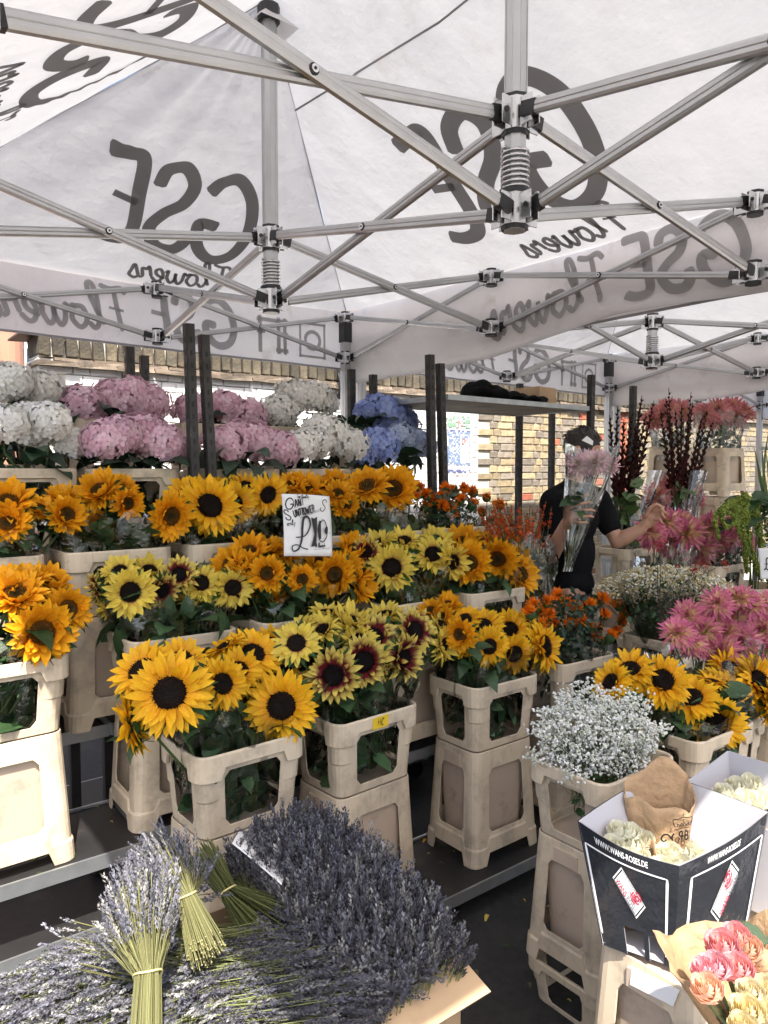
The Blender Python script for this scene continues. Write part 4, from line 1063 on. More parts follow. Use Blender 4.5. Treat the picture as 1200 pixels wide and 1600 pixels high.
def head(T, O, me, sub, p, n, s):
    o = ob('flower_head', me, T, facing(p, n, s, rng.uniform(0, 6.28), O) @ Matrix.Diagonal((rng.uniform(.86, 1.1), rng.uniform(.9, 1.12), rng.uniform(.8, 1.7), 1)))
    if sub is not None: ob('disc', sub, o)
    return o
def leaves(T, O, n, cx, cy, hw, hd, z0, z1, meshes, size, out=1.0, down=.2):
    for k in range(n):
        a = rng.uniform(0, 6.28); q = rng.uniform(.75, 1.05)
        p = Vector((cx+hw*q*math.cos(a), cy+hd*q*math.sin(a), rng.uniform(z0, z1)))
        d = Vector((math.cos(a)*out, math.sin(a)*out, rng.uniform(-down, .9))).normalized()
        y = ZZ.cross(d).normalized(); z = d.cross(y); R = Matrix((d, y, z)).transposed().to_4x4()
        ob('leaf', rng.choice(meshes), T, Matrix.Translation(p-O) @ R @ Matrix.Rotation(rng.uniform(-.6, .6), 4, 'X') @ Matrix.Scale(size*rng.uniform(.7, 1.25), 4))
def fill_leaves(T, O, n, cx, cy, hw, hd, z0, z1, size, mat, name='foliage'):
    """the dense greenery inside the wrap, too crowded to tell apart"""
    T0 = np.array([(0, 0, 0), (.3, -.3, .05), (.35, 0, -.02), (.3, .3, .05), (.7, -.24, .02), (.75, 0, -.06), (.7, .24, .02), (1, 0, -.12)]); TF = np.array([(0, 1, 2, 2), (0, 2, 3, 3), (1, 4, 5, 2), (2, 5, 6, 3), (4, 7, 5, 5), (5, 7, 6, 6)])
    a = npr.rand(n)*6.28; q = np.sqrt(npr.rand(n))
    P = np.stack([cx-O.x+hw*q*np.cos(a), cy-O.y+hd*q*np.sin(a), z0-O.z+(z1-z0)*npr.rand(n)], 1)
    N = np.stack([np.cos(a)*.8, np.sin(a)*.8, npr.randn(n)*.5+.35], 1)+npr.randn(n, 3)*.35
    Mx = frames(P, N, size*(.6+.8*npr.rand(n))); V, F = replicate(T0, TF, Mx)
    g = G(); g.add(V, [tuple(dict.fromkeys(f)) for f in F.tolist()])
    return ob(name, g.mesh(name, mat), T, kind='stuff')
def stems(T, O, heads, cx, cy, zb, r=.0045, spread=(.10, .07), mat='stem', extra=0):
    g = G()
    for p, n, s in heads:
        b = Vector((cx+rng.uniform(-1, 1)*spread[0], cy+rng.uniform(-1, 1)*spread[1], zb))
        e_ = Vector(p)-Vector(n)*s*.55; q = [b, b.lerp(e_, .5)+Vector((rng.uniform(-.02, .02), rng.uniform(-.02, .02), 0)), e_-Vector(n)*.03*0-ZZ*.04, e_]
        g.tube([x-O for x in q], r, 5, cap=False)
    if g.n: ob('stems', g.mesh('stems', M[mat]), T, kind='stuff')
def sun_bunch(key, lab, H, y, extra=0, kinds='O', wrap=True, wz=.11, nl=9, group='sunflower bunches', erad=.075, seed=0):
    """H: photo points (u, v, radius px, kind, fx, fy[, dy]) of the heads one can see; extra more fill the back of the bunch"""
    x, yy, zr, rz = BUCK[key]; T, O = new_bunch('sunflower_bunch', lab, 'sunflowers', group, (x, yy, zr-.2)); hs = []
    for h in H:
        u, v, r, kd, fx, fy = h[:6]; dy = h[6] if len(h) > 6 else 0.0
        p = at(u, v, y=y+dy+max(0, fy)*.05); s = r*depth(p)/FPX*1.12; n = nrm(p, fx, fy*1.15)
        me, sub = SUNF[kd][rng.randrange(6)]; n = (n+Vector((rng.gauss(0, .10), rng.gauss(0, .10), rng.gauss(0, .10)))).normalized(); s *= rng.uniform(.94, 1.12); head(T, O, me, sub, p, n, s); hs.append((p, n, s))
    if H: kinds = H[-1][3]
    for k in range(extra+3):
        p = Vector((x+rng.uniform(-.17, .17), yy+rng.uniform(-.02, .17), zr+rng.uniform(.07, .16))); n = Vector((rng.uniform(-.5, .3), rng.uniform(-.7, .2), 1)).normalized()
        kd = rng.choice(kinds); me, sub = SUNF[kd][rng.randrange(6)]; s = erad*rng.uniform(.8, 1.1); head(T, O, me, sub, p, n, s); hs.append((p, n, s))
    stems(T, O, hs, x, yy, zr-.22)
    fill_leaves(T, O, 170, x, yy, .15, .105, zr-.22, zr+.08, .08, M['leaf'])
    gs = G()
    for k in range(16):
        a = rng.uniform(0, 6.28); q = rng.uniform(.5, 1); gs.tube([Vector((math.cos(a)*q*.11, math.sin(a)*q*.08, -.02)), Vector((math.cos(a)*q*.13, math.sin(a)*q*.095, .22))], .0045, 5, cap=False)
    ob('stems', gs.mesh('stems', M['stem']), T, kind='stuff')
    leaves(T, O, nl, x, yy-.02, .16, .12, zr-.0, zr+.10, LEAF, .105, 1.0, .4)
    for p, n, s in hs:
        for q in range(2):
            c_ = p-n*s*.55-ZZ*rng.uniform(.03, .08); leaves(T, O, 1, c_.x, c_.y, .03, .03, c_.z-.01, c_.z+.02, LEAF, .085, 1.0, .3)
    if wrap: ob('wrap', crumple_wrap(.165, .12, -.02, .2+wz, .28, rng.randrange(999)), T)
    return T
sun_bunch('A1', 'large bright yellow sunflowers with dark centres behind the lavender', [(265,1083,55,'Y',.12,.22,-.10),(440,1103,53,'Y',-.05,-.02,-.02),(346,1068,41,'Y',.55,-.08,-.04),(372,1048,41,'Y',.38,.25,.02),(285,1030,37,'Y',0,.55,.06),(222,1048,40,'Y',-.45,.45,.0),(207,1130,42,'Y',-.92,-.2,-.04),(395,1022,42,'Y',.25,.5,.09),(352,1010,34,'Y',-.2,.75,.12),(425,1008,30,'Y',.3,.65,.14),(445,1045,28,'Y',.7,.3,.12),(485,1080,33,'Y',.85,.0,.12)], 2.16, 0, nl=11)
sun_bunch('A2', 'pale yellow sunflowers with maroon rings above the HC sticker', [(521,1055,39,'B',-.12,.02,-.03),(567,1034,42,'B',.2,.06,.02),(463,1005,35,'P',-.35,.15,.05),(583,996,36,'B',.0,.45,.06),(628,1027,38,'B',.72,-.1,.0),(648,985,34,'B',.15,.2,.08),(690,1008,32,'P',.75,.0,.07),(505,985,32,'P',-.2,.65,.10),(548,975,36,'P',0,.75,.12),(512,958,28,'P',0,.85,.2),(602,962,28,'P',.1,.75,.2),(690,978,26,'P',.4,.55,.16),(470,980,26,'P',-.5,.6,.16),(600,1050,22,'B',.6,-.5,0),(560,1000,30,'P',-.2,.5,.06)], 2.14, 0, nl=9)
sun_bunch('A3', 'yellow sunflowers in front of the second pair of posts, lower row', [(765,1010,29,'Y',-.05,.0,0),(803,1022,31,'Y',.25,-.02,0),(755,978,34,'Y',.0,.5,.05),(796,985,33,'Y',.12,.45,.06),(850,1010,38,'Y',.75,.08,-.02),(720,992,28,'O',-.6,.1,.0),(727,968,28,'Y',-.25,.7,.12),(672,955,22,'O',-.2,.6,.22),(700,946,20,'O',.0,.7,.22),(690,965,20,'O',-.4,.4,.2),(820,975,26,'Y',.3,.7,.15)], 2.15, 0, nl=8)
sun_bunch('B0', 'orange sunflowers at the left edge, one hanging over the rim', [(65,988,41,'O',.06,-.12,-.02),(107,950,30,'O',.45,-.1,.06),(25,930,42,'O',-.05,.45,.04),(40,906,38,'O',0,.75,.12),(78,912,33,'O',.25,.55,.14),(2,915,34,'O',-.3,.6,.1),(88,935,20,'O',.5,.3,.12)], 2.45, 0, nl=9)
sun_bunch('B1', 'pale and maroon sunflowers with big drooping leaves, left middle row', [(203,925,37,'P',-.03,.0,-.02),(187,893,32,'P',-.05,.6,.10),(153,920,26,'B',-.85,.0,.06),(253,922,30,'B',.55,-.3,.03),(280,898,34,'B',.12,.25,.08),(315,912,34,'P',-.05,.4,.05),(363,918,35,'P',.4,.0,.04),(233,893,26,'P',.3,.55,.14),(340,900,26,'P',.2,.6,.16)], 2.52, 0, nl=16)
sun_bunch('B2', 'orange sunflowers crowded just below the price card', [(418,897,29,'O',-.05,.0,0),(472,905,24,'O',.0,-.05,0),(523,898,34,'O',.05,-.05,.0),(563,914,28,'O',.75,-.1,.02),(420,858,30,'O',0,.75,.14),(390,864,28,'O',-.15,.65,.12),(360,882,28,'O',-.4,.4,.10),(552,862,28,'O',.35,.45,.12),(448,866,26,'O',.1,.7,.1),(498,880,26,'O',.1,.5,.07),(540,885,24,'O',.5,.2,.06),(380,885,24,'O',-.2,.4,.06)], 2.50, 2, nl=8)
sun_bunch('B3', 'pale yellow sunflowers with dark centre right of the price card', [(612,887,37,'P',-.02,.1,-.03),(572,862,28,'B',-.4,.3,.05),(632,846,30,'P',0,.7,.14),(676,867,34,'P',.0,.42,.05),(706,878,28,'P',.5,.0,.02),(682,846,26,'P',.1,.6,.14),(595,850,24,'P',-.2,.7,.14)], 2.53, 0, nl=9)
sun_bunch('B4', 'orange sunflowers beside the crocosmia in the middle row', [(733,880,31,'O',.1,.0,0),(777,873,31,'O',.12,.02,0),(813,897,29,'O',.6,-.05,-.02),(806,880,27,'O',.35,.35,.04),(722,850,28,'O',-.1,.7,.14),(752,848,24,'O',.0,.75,.14),(792,856,26,'O',.2,.65,.12)], 2.53, 0, nl=8)
sun_bunch('C0', 'orange sunflowers below the leftmost white hydrangeas', [(12,788,36,'O',-.1,.55,0),(12,818,32,'O',-.25,.2,-.04),(60,795,29,'O',.05,.65,.04),(97,778,28,'O',.05,.75,.08),(104,805,27,'O',.25,.15,.0)], 2.83, 1, nl=9)
sun_bunch('C1', 'drooping orange sunflowers below the left pink hydrangeas', [(157,768,31,'O',-.05,.62,0),(187,766,29,'O',.1,.65,.04),(198,786,24,'O',.45,-.25,-.02),(267,806,38,'O',.3,-.1,-.08),(178,756,22,'O',0,.8,.1)], 2.85, 1, nl=12)
sun_bunch('C2', 'yellow sunflowers in front of the first pair of posts', [(328,790,42,'Y',.08,-.05,-.04),(364,786,34,'Y',.45,.0,.02),(290,777,35,'Y',-.25,.4,.03),(313,763,31,'Y',0,.8,.1),(385,762,29,'Y',.3,.65,.1),(418,773,32,'Y',.35,-.02,.04),(345,757,26,'Y',.1,.8,.14)], 2.83, 0, nl=7)
sun_bunch('C3', 'orange sunflowers partly hidden behind the price card', [(457,758,24,'O',-.1,.6,.02),(478,766,25,'O',0,.5,0),(523,756,22,'O',.1,.7,.06),(528,772,24,'O',.2,.35,.0),(500,760,22,'O',0,.7,.06),(540,790,20,'O',.3,.1,.0)], 2.85, 2, nl=8)
sun_bunch('C4', 'orange sunflowers below the blue hydrangeas', [(574,760,31,'O',-.25,.5,0),(614,765,33,'O',.25,.3,0),(595,753,24,'O',0,.8,.08),(556,765,22,'O',-.3,.5,.06)], 2.85, 1, nl=8)
sun_bunch('G2', 'yellow sunflowers right of the white baby\'s breath', [(1120,1130,39,'Y',-.12,-.05,-.04),(1080,1090,37,'Y',-.05,.62,.0),(1035,1064,37,'Y',-.05,.4,.06),(985,1046,33,'Y',-.2,.65,.14),(1132,1076,38,'Y',.45,.6,.06),(1185,1066,38,'Y',.65,.2,.06),(1140,1046,32,'Y',.05,.7,.14),(955,1066,28,'Y',-.65,.45,.12),(1205,1100,34,'Y',.8,.0,.0)], 1.38, 0, nl=8, wz=.08)

# hydrangeas
def hyd_bunch(key, lab, H, y, col):
    x, yy, zr, rz = BUCK[key]; T, O = new_bunch('hydrangea_bunch', lab, 'hydrangeas', 'hydrangea bunches', (x, yy, zr-.2)); hs = []
    for k, (u, v, r) in enumerate(H):
        p = at(u, v, y=y+(k % 2)*.07); s = r*depth(p)/FPX*1.04; n = (Vector((rng.uniform(-.25, .25), -.45+rng.uniform(-.2, .2), 1))).normalized(); c = col if isinstance(col, str) else col[k % len(col)]
        ob('flower_head', HYD[c][rng.randrange(len(HYD[c]))], T, facing(p, n, s, rng.uniform(0, 6.28), O)); hs.append((p-n*s*.3, n, s))
    stems(T, O, hs, x, yy, zr-.22, .005)
    mx = sum(h[0].x for h in hs)/len(hs)
    fill_leaves(T, O, 70, x, yy, .14, .10, zr-.2, zr+.06, .085, M['leafdark'])
    leaves(T, O, 13, (x+mx)/2, yy-.03, .17, .11, zr+.005, zr+.085, HLEAF, .125, 1.0, .5)
hyd_bunch('D0', 'white hydrangeas at the left edge, lower row', [(14,664,33),(48,676,30),(78,657,31),(112,692,27),(-20,668,32),(45,655,28)], 3.20, 'white')
hyd_bunch('D1', 'pink hydrangeas left of the posts, lower row', [(163,690,35),(214,682,36),(258,694,32),(284,702,24),(190,678,30),(237,676,28)], 3.20, 'pink')
hyd_bunch('D2', 'pink hydrangeas right of the posts, lower row', [(352,697,31),(398,692,34),(437,702,30),(375,684,28),(340,690,24)], 3.20, 'pink')
hyd_bunch('D3', 'white hydrangeas in the middle, lower row', [(470,696,26),(507,678,33),(548,696,28),(526,692,25),(492,690,25)], 3.20, 'white')
hyd_bunch('D4', 'blue hydrangeas fading to pale blue, lower row', [(566,704,25),(626,684,24),(592,696,30),(655,695,26)], 3.20, ['blue', 'paleblue', 'blue', 'paleblue'])
hyd_bunch('E0', 'white hydrangeas at the left edge, upper row', [(22,597,31),(62,609,33),(-8,607,30),(48,625,24)], 3.60, 'white')
hyd_bunch('E1', 'pink hydrangeas left of the posts, upper row', [(128,635,33),(182,629,37),(230,631,33),(108,647,24),(205,617,29)], 3.60, 'pink')
hyd_bunch('E2', 'pink hydrangeas right of the posts, upper row', [(302,641,28),(352,639,30),(386,649,28),(406,655,21)], 3.60, 'pink')
hyd_bunch('E3', 'white hydrangeas in the middle, upper row', [(435,643,28),(460,619,28),(491,621,27),(506,629,21)], 3.60, 'white')
hyd_bunch('E4', 'deep blue hydrangeas, upper row', [(600,649,34),(626,659,27),(574,644,20),(600,667,26)], 3.60, 'blue')

# safflowers
def saf_bunch(key, lab, H, y, r=13):
    x, yy, zr, rz = BUCK[key]; T, O = new_bunch('safflower_bunch', lab, 'safflowers', 'safflower bunches', (x, yy, zr-.2)); hs = []
    for (u, v) in H:
        p = at(u, v, y=y+rng.uniform(-.06, .10)); s = r*depth(p)/FPX*rng.uniform(.85, 1.15); n = nrm(p, rng.uniform(-.5, .5), rng.uniform(.2, .85))
        ob('flower_head', TUFT[rng.randrange(3)], T, facing(p, n, s, rng.uniform(0, 6.28), O)); hs.append((p, n, s*1.5))
    stems(T, O, hs, x, yy, zr-.2, .0022)
    for k in range(2): fill_leaves(T, O, 330, sum(h[0].x for h in hs)/len(hs)*.5+x*.5, yy+.02, .19, .15, zr-.06, max(h[0].z for h in hs)-.02, .030, M['leafdark'])
    fill_leaves(T, O, 60, x, yy, .14, .10, zr-.2, zr, .06, M['leaf'])
    ob('wrap', crumple_wrap(.165, .12, -.02, .24, .22, rng.randrange(999)), T)
saf_bunch('A5', 'orange safflowers on dark green stems left of the clear wrapped chamomile', [(835,945),(855,940),(857,960),(877,953),(885,943),(872,930),(903,950),(922,945),(940,935),(945,960),(965,945),(975,957),(910,970),(920,978),(935,983),(955,994),(963,985),(933,995),(983,1015),(828,957),(890,975),(868,975),(850,975),(900,962),(972,970),(845,955)], 2.22, 14)
saf_bunch('C5', 'orange safflowers in front of the second pair of posts', [(642,764),(655,760),(666,772),(690,774),(707,768),(738,768),(760,776),(738,788),(705,794),(753,799),(707,803),(677,781),(725,762),(780,788),(650,775),(720,780),(695,762),(665,790),(690,790)], 2.86, 13)
# crocosmia: arching sprays of small red-orange trumpets
T, O = new_bunch('crocosmia_bunch', 'red-orange crocosmia sprays in front of the man\'s elbow', 'crocosmia', None, (3.0, 2.62, 1.0))
def trumpet(seed):
    g = G(); cf = lambda T_, r: mix((.62, .075, .010), (.72, .10, .014), T_)*r.uniform(.7, 1.2)
    ring(g, 6, .10, .8, .34, .55, -.9, cf, seed, .2, .5, nseg=3); g.tube([(0, 0, -.6), (0, 0, .0), (0, 0, .5)], (.05, .08, .16), 5, 0, (.40, .06, .012))
    return g
TR = trumpet(3); g = G(); gs = G()
tv = np.concatenate(TR.V); tc_ = np.concatenate(TR.C)
for k in range(80):
    u = rng.uniform(748, 866); tip = at(u, rng.uniform(782, 838), y=2.60+rng.uniform(-.08, .12)); b = Vector((3.0+rng.uniform(-.07, .07), 2.62+rng.uniform(-.05, .05), .98)); m = b.lerp(tip, .75)+Vector((0, 0, .04))
    gs.tube([x-O for x in (b, b.lerp(m, .6), m, tip)], .0017, 4, cap=False)
    nb = rng.randrange(5, 9)
    for q in range(nb):
        t = q/nb; p = m.lerp(tip, t*1.05); d = Vector((rng.uniform(-1, 1), rng.uniform(-1, .4), rng.uniform(-.1, .9))).normalized(); s = .018*(1-.35*t)*rng.uniform(.7, 1.1)
        Mx = np.array(facing(p, d, s, rng.uniform(0, 6), O)); g.add(tv @ Mx[:3, :3].T+Mx[:3, 3], TR.F, 0, tc_*rng.uniform(.6, 1.15))
ob('florets', g.mesh('florets', M['petal']), T, kind='stuff'); ob('stems', gs.mesh('stems', M['redstem'] if 'redstem' in M else M['stem']), T, kind='stuff')
fill_leaves(T, O, 60, 3.0, 2.62, .10, .08, .98, 1.3, .08, M['leaf'])
B('C6', 3.0, 2.62, .36, 'beige bucket of crocosmia in front of the man', 0.0)
o = ob('wrap', crumple_wrap(.14, .11, .0, .40, .10, 77), T)

# dahlias
def dah_bunch(key, lab, H, y, protos, zleaf=True, wrap=True):
    x, yy, zr, rz = BUCK[key] if isinstance(key, str) else key; T, O = new_bunch('dahlia_bunch', lab, 'dahlias', 'dahlia bunches', (x, yy, zr-.2)); hs = []
    for k, (u, v, r) in enumerate(H):
        p = at(u, v, y=y+(k % 3)*.06); s = r*depth(p)/FPX*1.12; n = nrm(p, rng.uniform(-.5, .4), rng.uniform(.15, .8))
        ob('flower_head', protos[rng.randrange(len(protos))], T, facing(p, n, s, rng.uniform(0, 6.28), O)); hs.append((p, n, s))
    stems(T, O, hs, x, yy, zr-.2, .003)
    mx = sum(h[0].x for h in hs)/len(hs); top = min(h[0].z for h in hs)
    if zleaf: fill_leaves(T, O, 130, (x+mx)/2, yy, .15, .11, zr-.18, max(zr+.05, top-.06), .06, M['leaf'])
    if wrap: ob('wrap', crumple_wrap(.17, .12, .05, max(.3, top-zr+.24), .30, rng.randrange(999)), T)
    return T
dah_bunch('H1', 'pink and yellow dahlias above the right-hand sunflowers', [(1058,990,28),(1100,988,29),(1075,962,26),(1130,1020,31),(1095,1010,26),(1140,962,29),(1160,1003,29),(1120,942,26),(1115,965,26),(1080,1005,24),(1135,990,26)], 1.62, DAH)
dah_bunch('H1b', 'pink dahlias at the right edge behind sunflowers', [(1170,945,28),(1190,985,30),(1195,1015,28),(1155,935,25),(1205,950,30),(1180,965,26)], 1.66, DAH)
dah_bunch('M1', 'pink dahlias with yellow hearts near the man\'s hand', [(1015,830,25),(1040,815,25),(1045,848,24),(1075,835,28),(1092,858,31),(1060,818,24),(1020,845,20)], 2.60, DAH)
dah_bunch('M2', 'pink dahlias left of the green amaranthus', [(1110,825,30),(1136,832,29),(1150,848,26),(1166,852,20),(1120,845,26),(1105,850,24)], 2.60, DAH)
dah_bunch('M3', 'paler salmon dahlias held up in front of the gladioli', [(1028,774,22),(1050,778,25),(1076,772,23),(1040,764,20),(1062,765,22),(1085,780,18)], 2.98, DAHP)
dah_bunch((5.61, 3.32, 1.98, 0), 'far salmon dahlias behind the gladioli spikes', [(1035,650,22),(1060,645,24),(1078,652,22),(1045,640,20),(1020,655,18)], 3.3, DAHP)
dah_bunch((6.35, 3.32, 1.98, 0), 'far salmon dahlias right of the gladioli, on stacked buckets', [(1098,650,22),(1120,642,22),(1142,640,22),(1160,645,20),(1108,655,20),(1132,650,22),(1150,652,18)], 3.3, DAHP)

# cream chamomile in clear wrap, and white baby's breath: clouds of tiny flowers
def cloud(T, O, n, inside, tmpl, tf, size, cols, name, mat, updir=None):
    P = []
    while len(P) < n:
        p = inside()
        if p is not None: P.append(p)
    P = np.array(P)-np.array(O); N = npr.randn(n, 3)*.6+np.array((-.3, -.5, .7)); Mx = frames(P, N, size*(.65+.7*npr.rand(n))); V, F = replicate(tmpl, tf, Mx)
    c = np.array(cols)[npr.randint(len(cols), size=n)]*(.8+.3*npr.rand(n, 1)); C = np.repeat(c, len(tmpl), 0)
    return ob(name, fast_mesh(name, V, F, mat, C, True), T, kind='stuff'), P
bm = bmesh.new(); bmesh.ops.create_icosphere(bm, subdivisions=1, radius=1); bm.verts.ensure_lookup_table()
ICO = np.array([tuple(v.co) for v in bm.verts]); ICOF = np.array([[v.index for v in f.verts] for f in bm.faces]); bm.free()
def fuzz(P, O, base, n, r, T, mat, name='stems'):
    g = G(); idx = npr.choice(len(P), n, replace=False)
    for i in idx:
        p = Vector(P[i]); b = Vector(base)-O+Vector((rng.uniform(-.09, .09), rng.uniform(-.07, .07), 0)); m = b.lerp(p, .55)+Vector((rng.uniform(-.02, .02), rng.uniform(-.02, .02), .0))
        g.tube([b, m, p], r, 3, cap=False)
    ob(name, g.mesh(name, mat), T, kind='stuff')
x, yy, zr, _ = BUCK['G1']
T, O = new_bunch('babys_breath', 'cloud of tiny white baby\'s breath flowers in the scuffed bucket', 'baby\'s breath', None, (x, yy, zr-.2))
bc = Vector((x-.005, yy+.015, zr+.085)); cl = [(npr.randn(3)*.6).clip(-1, 1) for _ in range(26)]
def ins():
    d = npr.randn(3); d /= np.linalg.norm(d); q = npr.rand()**.28
    l = 1+.14*math.sin(d[0]*7+1)+.13*math.sin(d[1]*8+d[2]*5)+.10*math.sin(d[2]*13+d[0]*9)+(.16 if npr.rand() < .06 else 0)
    p = np.array((bc.x+d[0]*.225*q*l, bc.y+d[1]*.185*q*l, bc.z-.01+d[2]*.14*q*l)); 
    return p if p[2] > zr-.06 else None
M['gyp'] = pbr('babys_breath_petal', (1, 1, 1), .7, attr=True, trans=.2)
TW = np.concatenate([ICO*np.array((1, 1, .75))+np.array(o_) for o_ in ((0, 0, 0), (.9, .3, .3), (-.3, .8, -.2))])*.75; TWF = np.concatenate([ICOF+12*i for i in range(3)])
_, P = cloud(T, O, 4400, ins, TW, TWF, .0046, [(.90, .89, .85), (.86, .85, .79), (.74, .76, .62)], 'florets', M['gyp'])
fuzz(P, O, (x, yy, zr-.15), 420, .0007, T, M['stem'])
fill_leaves(T, O, 60, x, yy, .12, .09, zr-.2, zr-.03, .03, M['leaf'])
# chamomile
T, O = new_bunch('chamomile_bunch', 'cream chamomile flowers spilling over a cone of clear wrap', 'chamomile', None, (3.55, 2.15, .8))
ca = at(1040, 912, y=2.15)
def ins():
    d = npr.randn(3); d /= np.linalg.norm(d); q = npr.rand()**.3
    p = ca+RR*float(d[0]*.39*q)+FH*float(d[1]*.20*q)+ZZ*float(d[2]*.10*q-(.9*(d[0]*q)**2)*.06)
    return np.array(p) if d[2] > -.85 else None
_, P = cloud(T, O, 2600, ins, TW, TWF, .0062, [(.78, .68, .44), (.82, .78, .60), (.66, .52, .22), (.86, .82, .70)], 'florets', M['gyp'])
fuzz(P, O, (3.58, 2.15, .78), 420, .0011, T, M['stem'])
fill_leaves(T, O, 420, ca.x, ca.y+.02, .30, .20, ca.z-.16, ca.z+.03, .03, M['leaf'])
g = G(); ba = Vector((3.58, 2.14, .62)); ct = at(1025, 905, y=2.10); V = []; n = 60; m = 14; r_ = np.random.RandomState(4); ph = r_.rand(9)*6.3
for j in range(m+1):
    t = j/m; c = ba.lerp(ct, t)
    for i in range(n):
        a = 6.2832*i/n; rr = lerp(.045, .185, t**.85)+.012*(math.sin(a*7+ph[0]+t*5)+.6*math.sin(a*13+ph[1]))*(.3+t)
        V.append(tuple(c+RR*math.cos(a)*rr+FH*math.sin(a)*rr*.75+ZZ*(.03*math.sin(a*3+ph[2])*t*t)-O))
g.add(V, [(j*n+i, j*n+(i+1) % n, (j+1)*n+(i+1) % n, (j+1)*n+i) for j in range(m) for i in range(n)]); ob('wrap', g.mesh('wrap', M['sleeve']), T)
# red astilbe sprigs pushed into the chamomile
T, O = new_bunch('red_sprigs', 'few dark red feathery sprigs standing up from the chamomile', 'sprigs', None, tuple(at(1035, 990, y=2.0)))
g = G(); gs = G()
for (u0, v0, u1, v1, tip) in ((1030, 985, 1033, 850, 1), (1030, 980, 1085, 890, 1), (1032, 960, 1100, 880, 1), (1034, 930, 1132, 882, 1), (1030, 985, 1026, 860, 0), (1034, 950, 1060, 890, 0)):
    a, b = at(u0, v0, y=2.0), at(u1, v1, y=1.98); gs.tube([a-O, a.lerp(b, .6)+ZZ*.01-O, b-O], .0014, 4, cap=False)
    for k in range(28 if tip else 8):
        p = b+Vector((rng.gauss(0, .016), rng.gauss(0, .012), rng.gauss(0, .012))); d = Vector((rng.uniform(-1, 1), rng.uniform(-1, 1), rng.uniform(0, 1))).normalized(); s = d.orthogonal()*.0035
        g.add([tuple(p-s-O), tuple(p+s-O), tuple(p+d*.022-O)], [(0, 1, 2)], 0, np.array((.30, .025, .015))*rng.uniform(.6, 1.4))
ob('plumes', g.mesh('plumes', M['petal']), T, kind='stuff'); ob('stems', gs.mesh('stems', pbr('dark_stem', (.05, .03, .02), .7)), T, kind='stuff')

# gladioli: tall dark burgundy spikes in clear sleeves, in two tall bunches
def glad(lab, cx, cy, zb, tips, seed, group='gladioli bunches'):
    r = random.Random(seed); T, O = new_bunch('gladioli_bunch', lab, 'gladioli', group, (cx, cy, zb)); bud = G()
    ring(bud, 5, .05, 1.0, .42, 1.15, .15, lambda T_, r2: mix((.034, .022, .014), (.050, .014, .014), T_*1.3)*r2.uniform(.7, 1.3), seed, .15, 0, nseg=3)
    bv, bc_ = np.concatenate(bud.V), np.concatenate(bud.C)
    for (u, v, yy_) in tips:
        tip = at(u, v, y=yy_); b = Vector((cx+r.uniform(-.05, .05), cy+r.uniform(-.04, .04), zb)); m = b.lerp(tip, .5)+Vector((r.uniform(-.015, .015), r.uniform(-.01, .01), 0))
        g = G(); path = [Vector(q) for q in smooth([b, m, tip], 8)]; g.tube([q-O for q in path], [.008-.0055*i/(len(path)-1) for i in range(len(path))], 5, 0, (.05, .065, .03))
        nb = 22
        for k in range(nb):
            t = .42+.56*k/nb; f = t*(len(path)-1); i = min(int(f), len(path)-2); p = path[i].lerp(path[i+1], f-i); ax = (path[i+1]-path[i]).normalized()
            sd = (RR*(1 if k % 2 else -1)+FH*r.uniform(-.8, .3)).normalized(); d = (ax*1.7+sd*.5).normalized(); s = lerp(.062, .026, (t-.42)/.56)*r.uniform(.85, 1.1)
            Mx = np.array(facing(p, d, s, r.uniform(0, 6), O)); g.add(bv @ Mx[:3, :3].T+Mx[:3, 3], bud.F, 0, bc_*r.uniform(.6, 1.3)*(np.array((1.15, .75, .8)) if t < .6 else 1))
        ob('spike', g.mesh('spike', M['petal']), T)
    g = G(); top = at(tips[len(tips)//2][0], 735, y=cy); V = []; n = 36; ph = [r.uniform(0, 6) for _ in range(4)]; m = 10
    for j in range(m+1):
        t = j/m; c = Vector((cx, cy, zb)).lerp(top, t)
        for i in range(n):
            a = 6.2832*i/n; rr = lerp(.055, .11, t)+.006*math.sin(a*7+ph[0]+t*4)
            V.append(tuple(c+RR*math.cos(a)*rr+FH*math.sin(a)*rr*.8-O))
    g.add(V, [(j*n+i, j*n+(i+1) % n, (j+1)*n+(i+1) % n, (j+1)*n+i) for j in range(m) for i in range(n)]); ob('sleeve', g.mesh('sleeve', M['sleeve']), T)
    fill_leaves(T, O, 45, cx, cy, .05, .045, zb, zb+.45, .10, M['stem'])
glad('dark burgundy gladioli in a clear sleeve, left bunch behind the man\'s hand', 4.26, 2.86, 1.20, [(952,648,2.86),(965,634,2.9),(988,640,2.84),(1000,632,2.9),(1010,645,2.86),(1022,625,2.9),(975,655,2.8),(1003,618,2.92),(995,660,2.8)], 3)
glad('dark burgundy gladioli in a clear sleeve, right bunch beside pale bucket bases', 4.98, 2.90, 1.20, [(1040,620,2.9),(1045,606,2.94),(1055,640,2.88),(1065,632,2.9),(1080,612,2.94),(1082,628,2.9),(1105,640,2.88),(1115,655,2.86),(1098,648,2.9),(1032,640,2.88)], 4)
B('GL', 4.26, 2.86, .62, 'beige bucket holding the left gladioli', 0.0, sc=.95); B('GR', 4.62, 2.99, .62, 'beige bucket holding the right gladioli', 0.0, sc=.9)

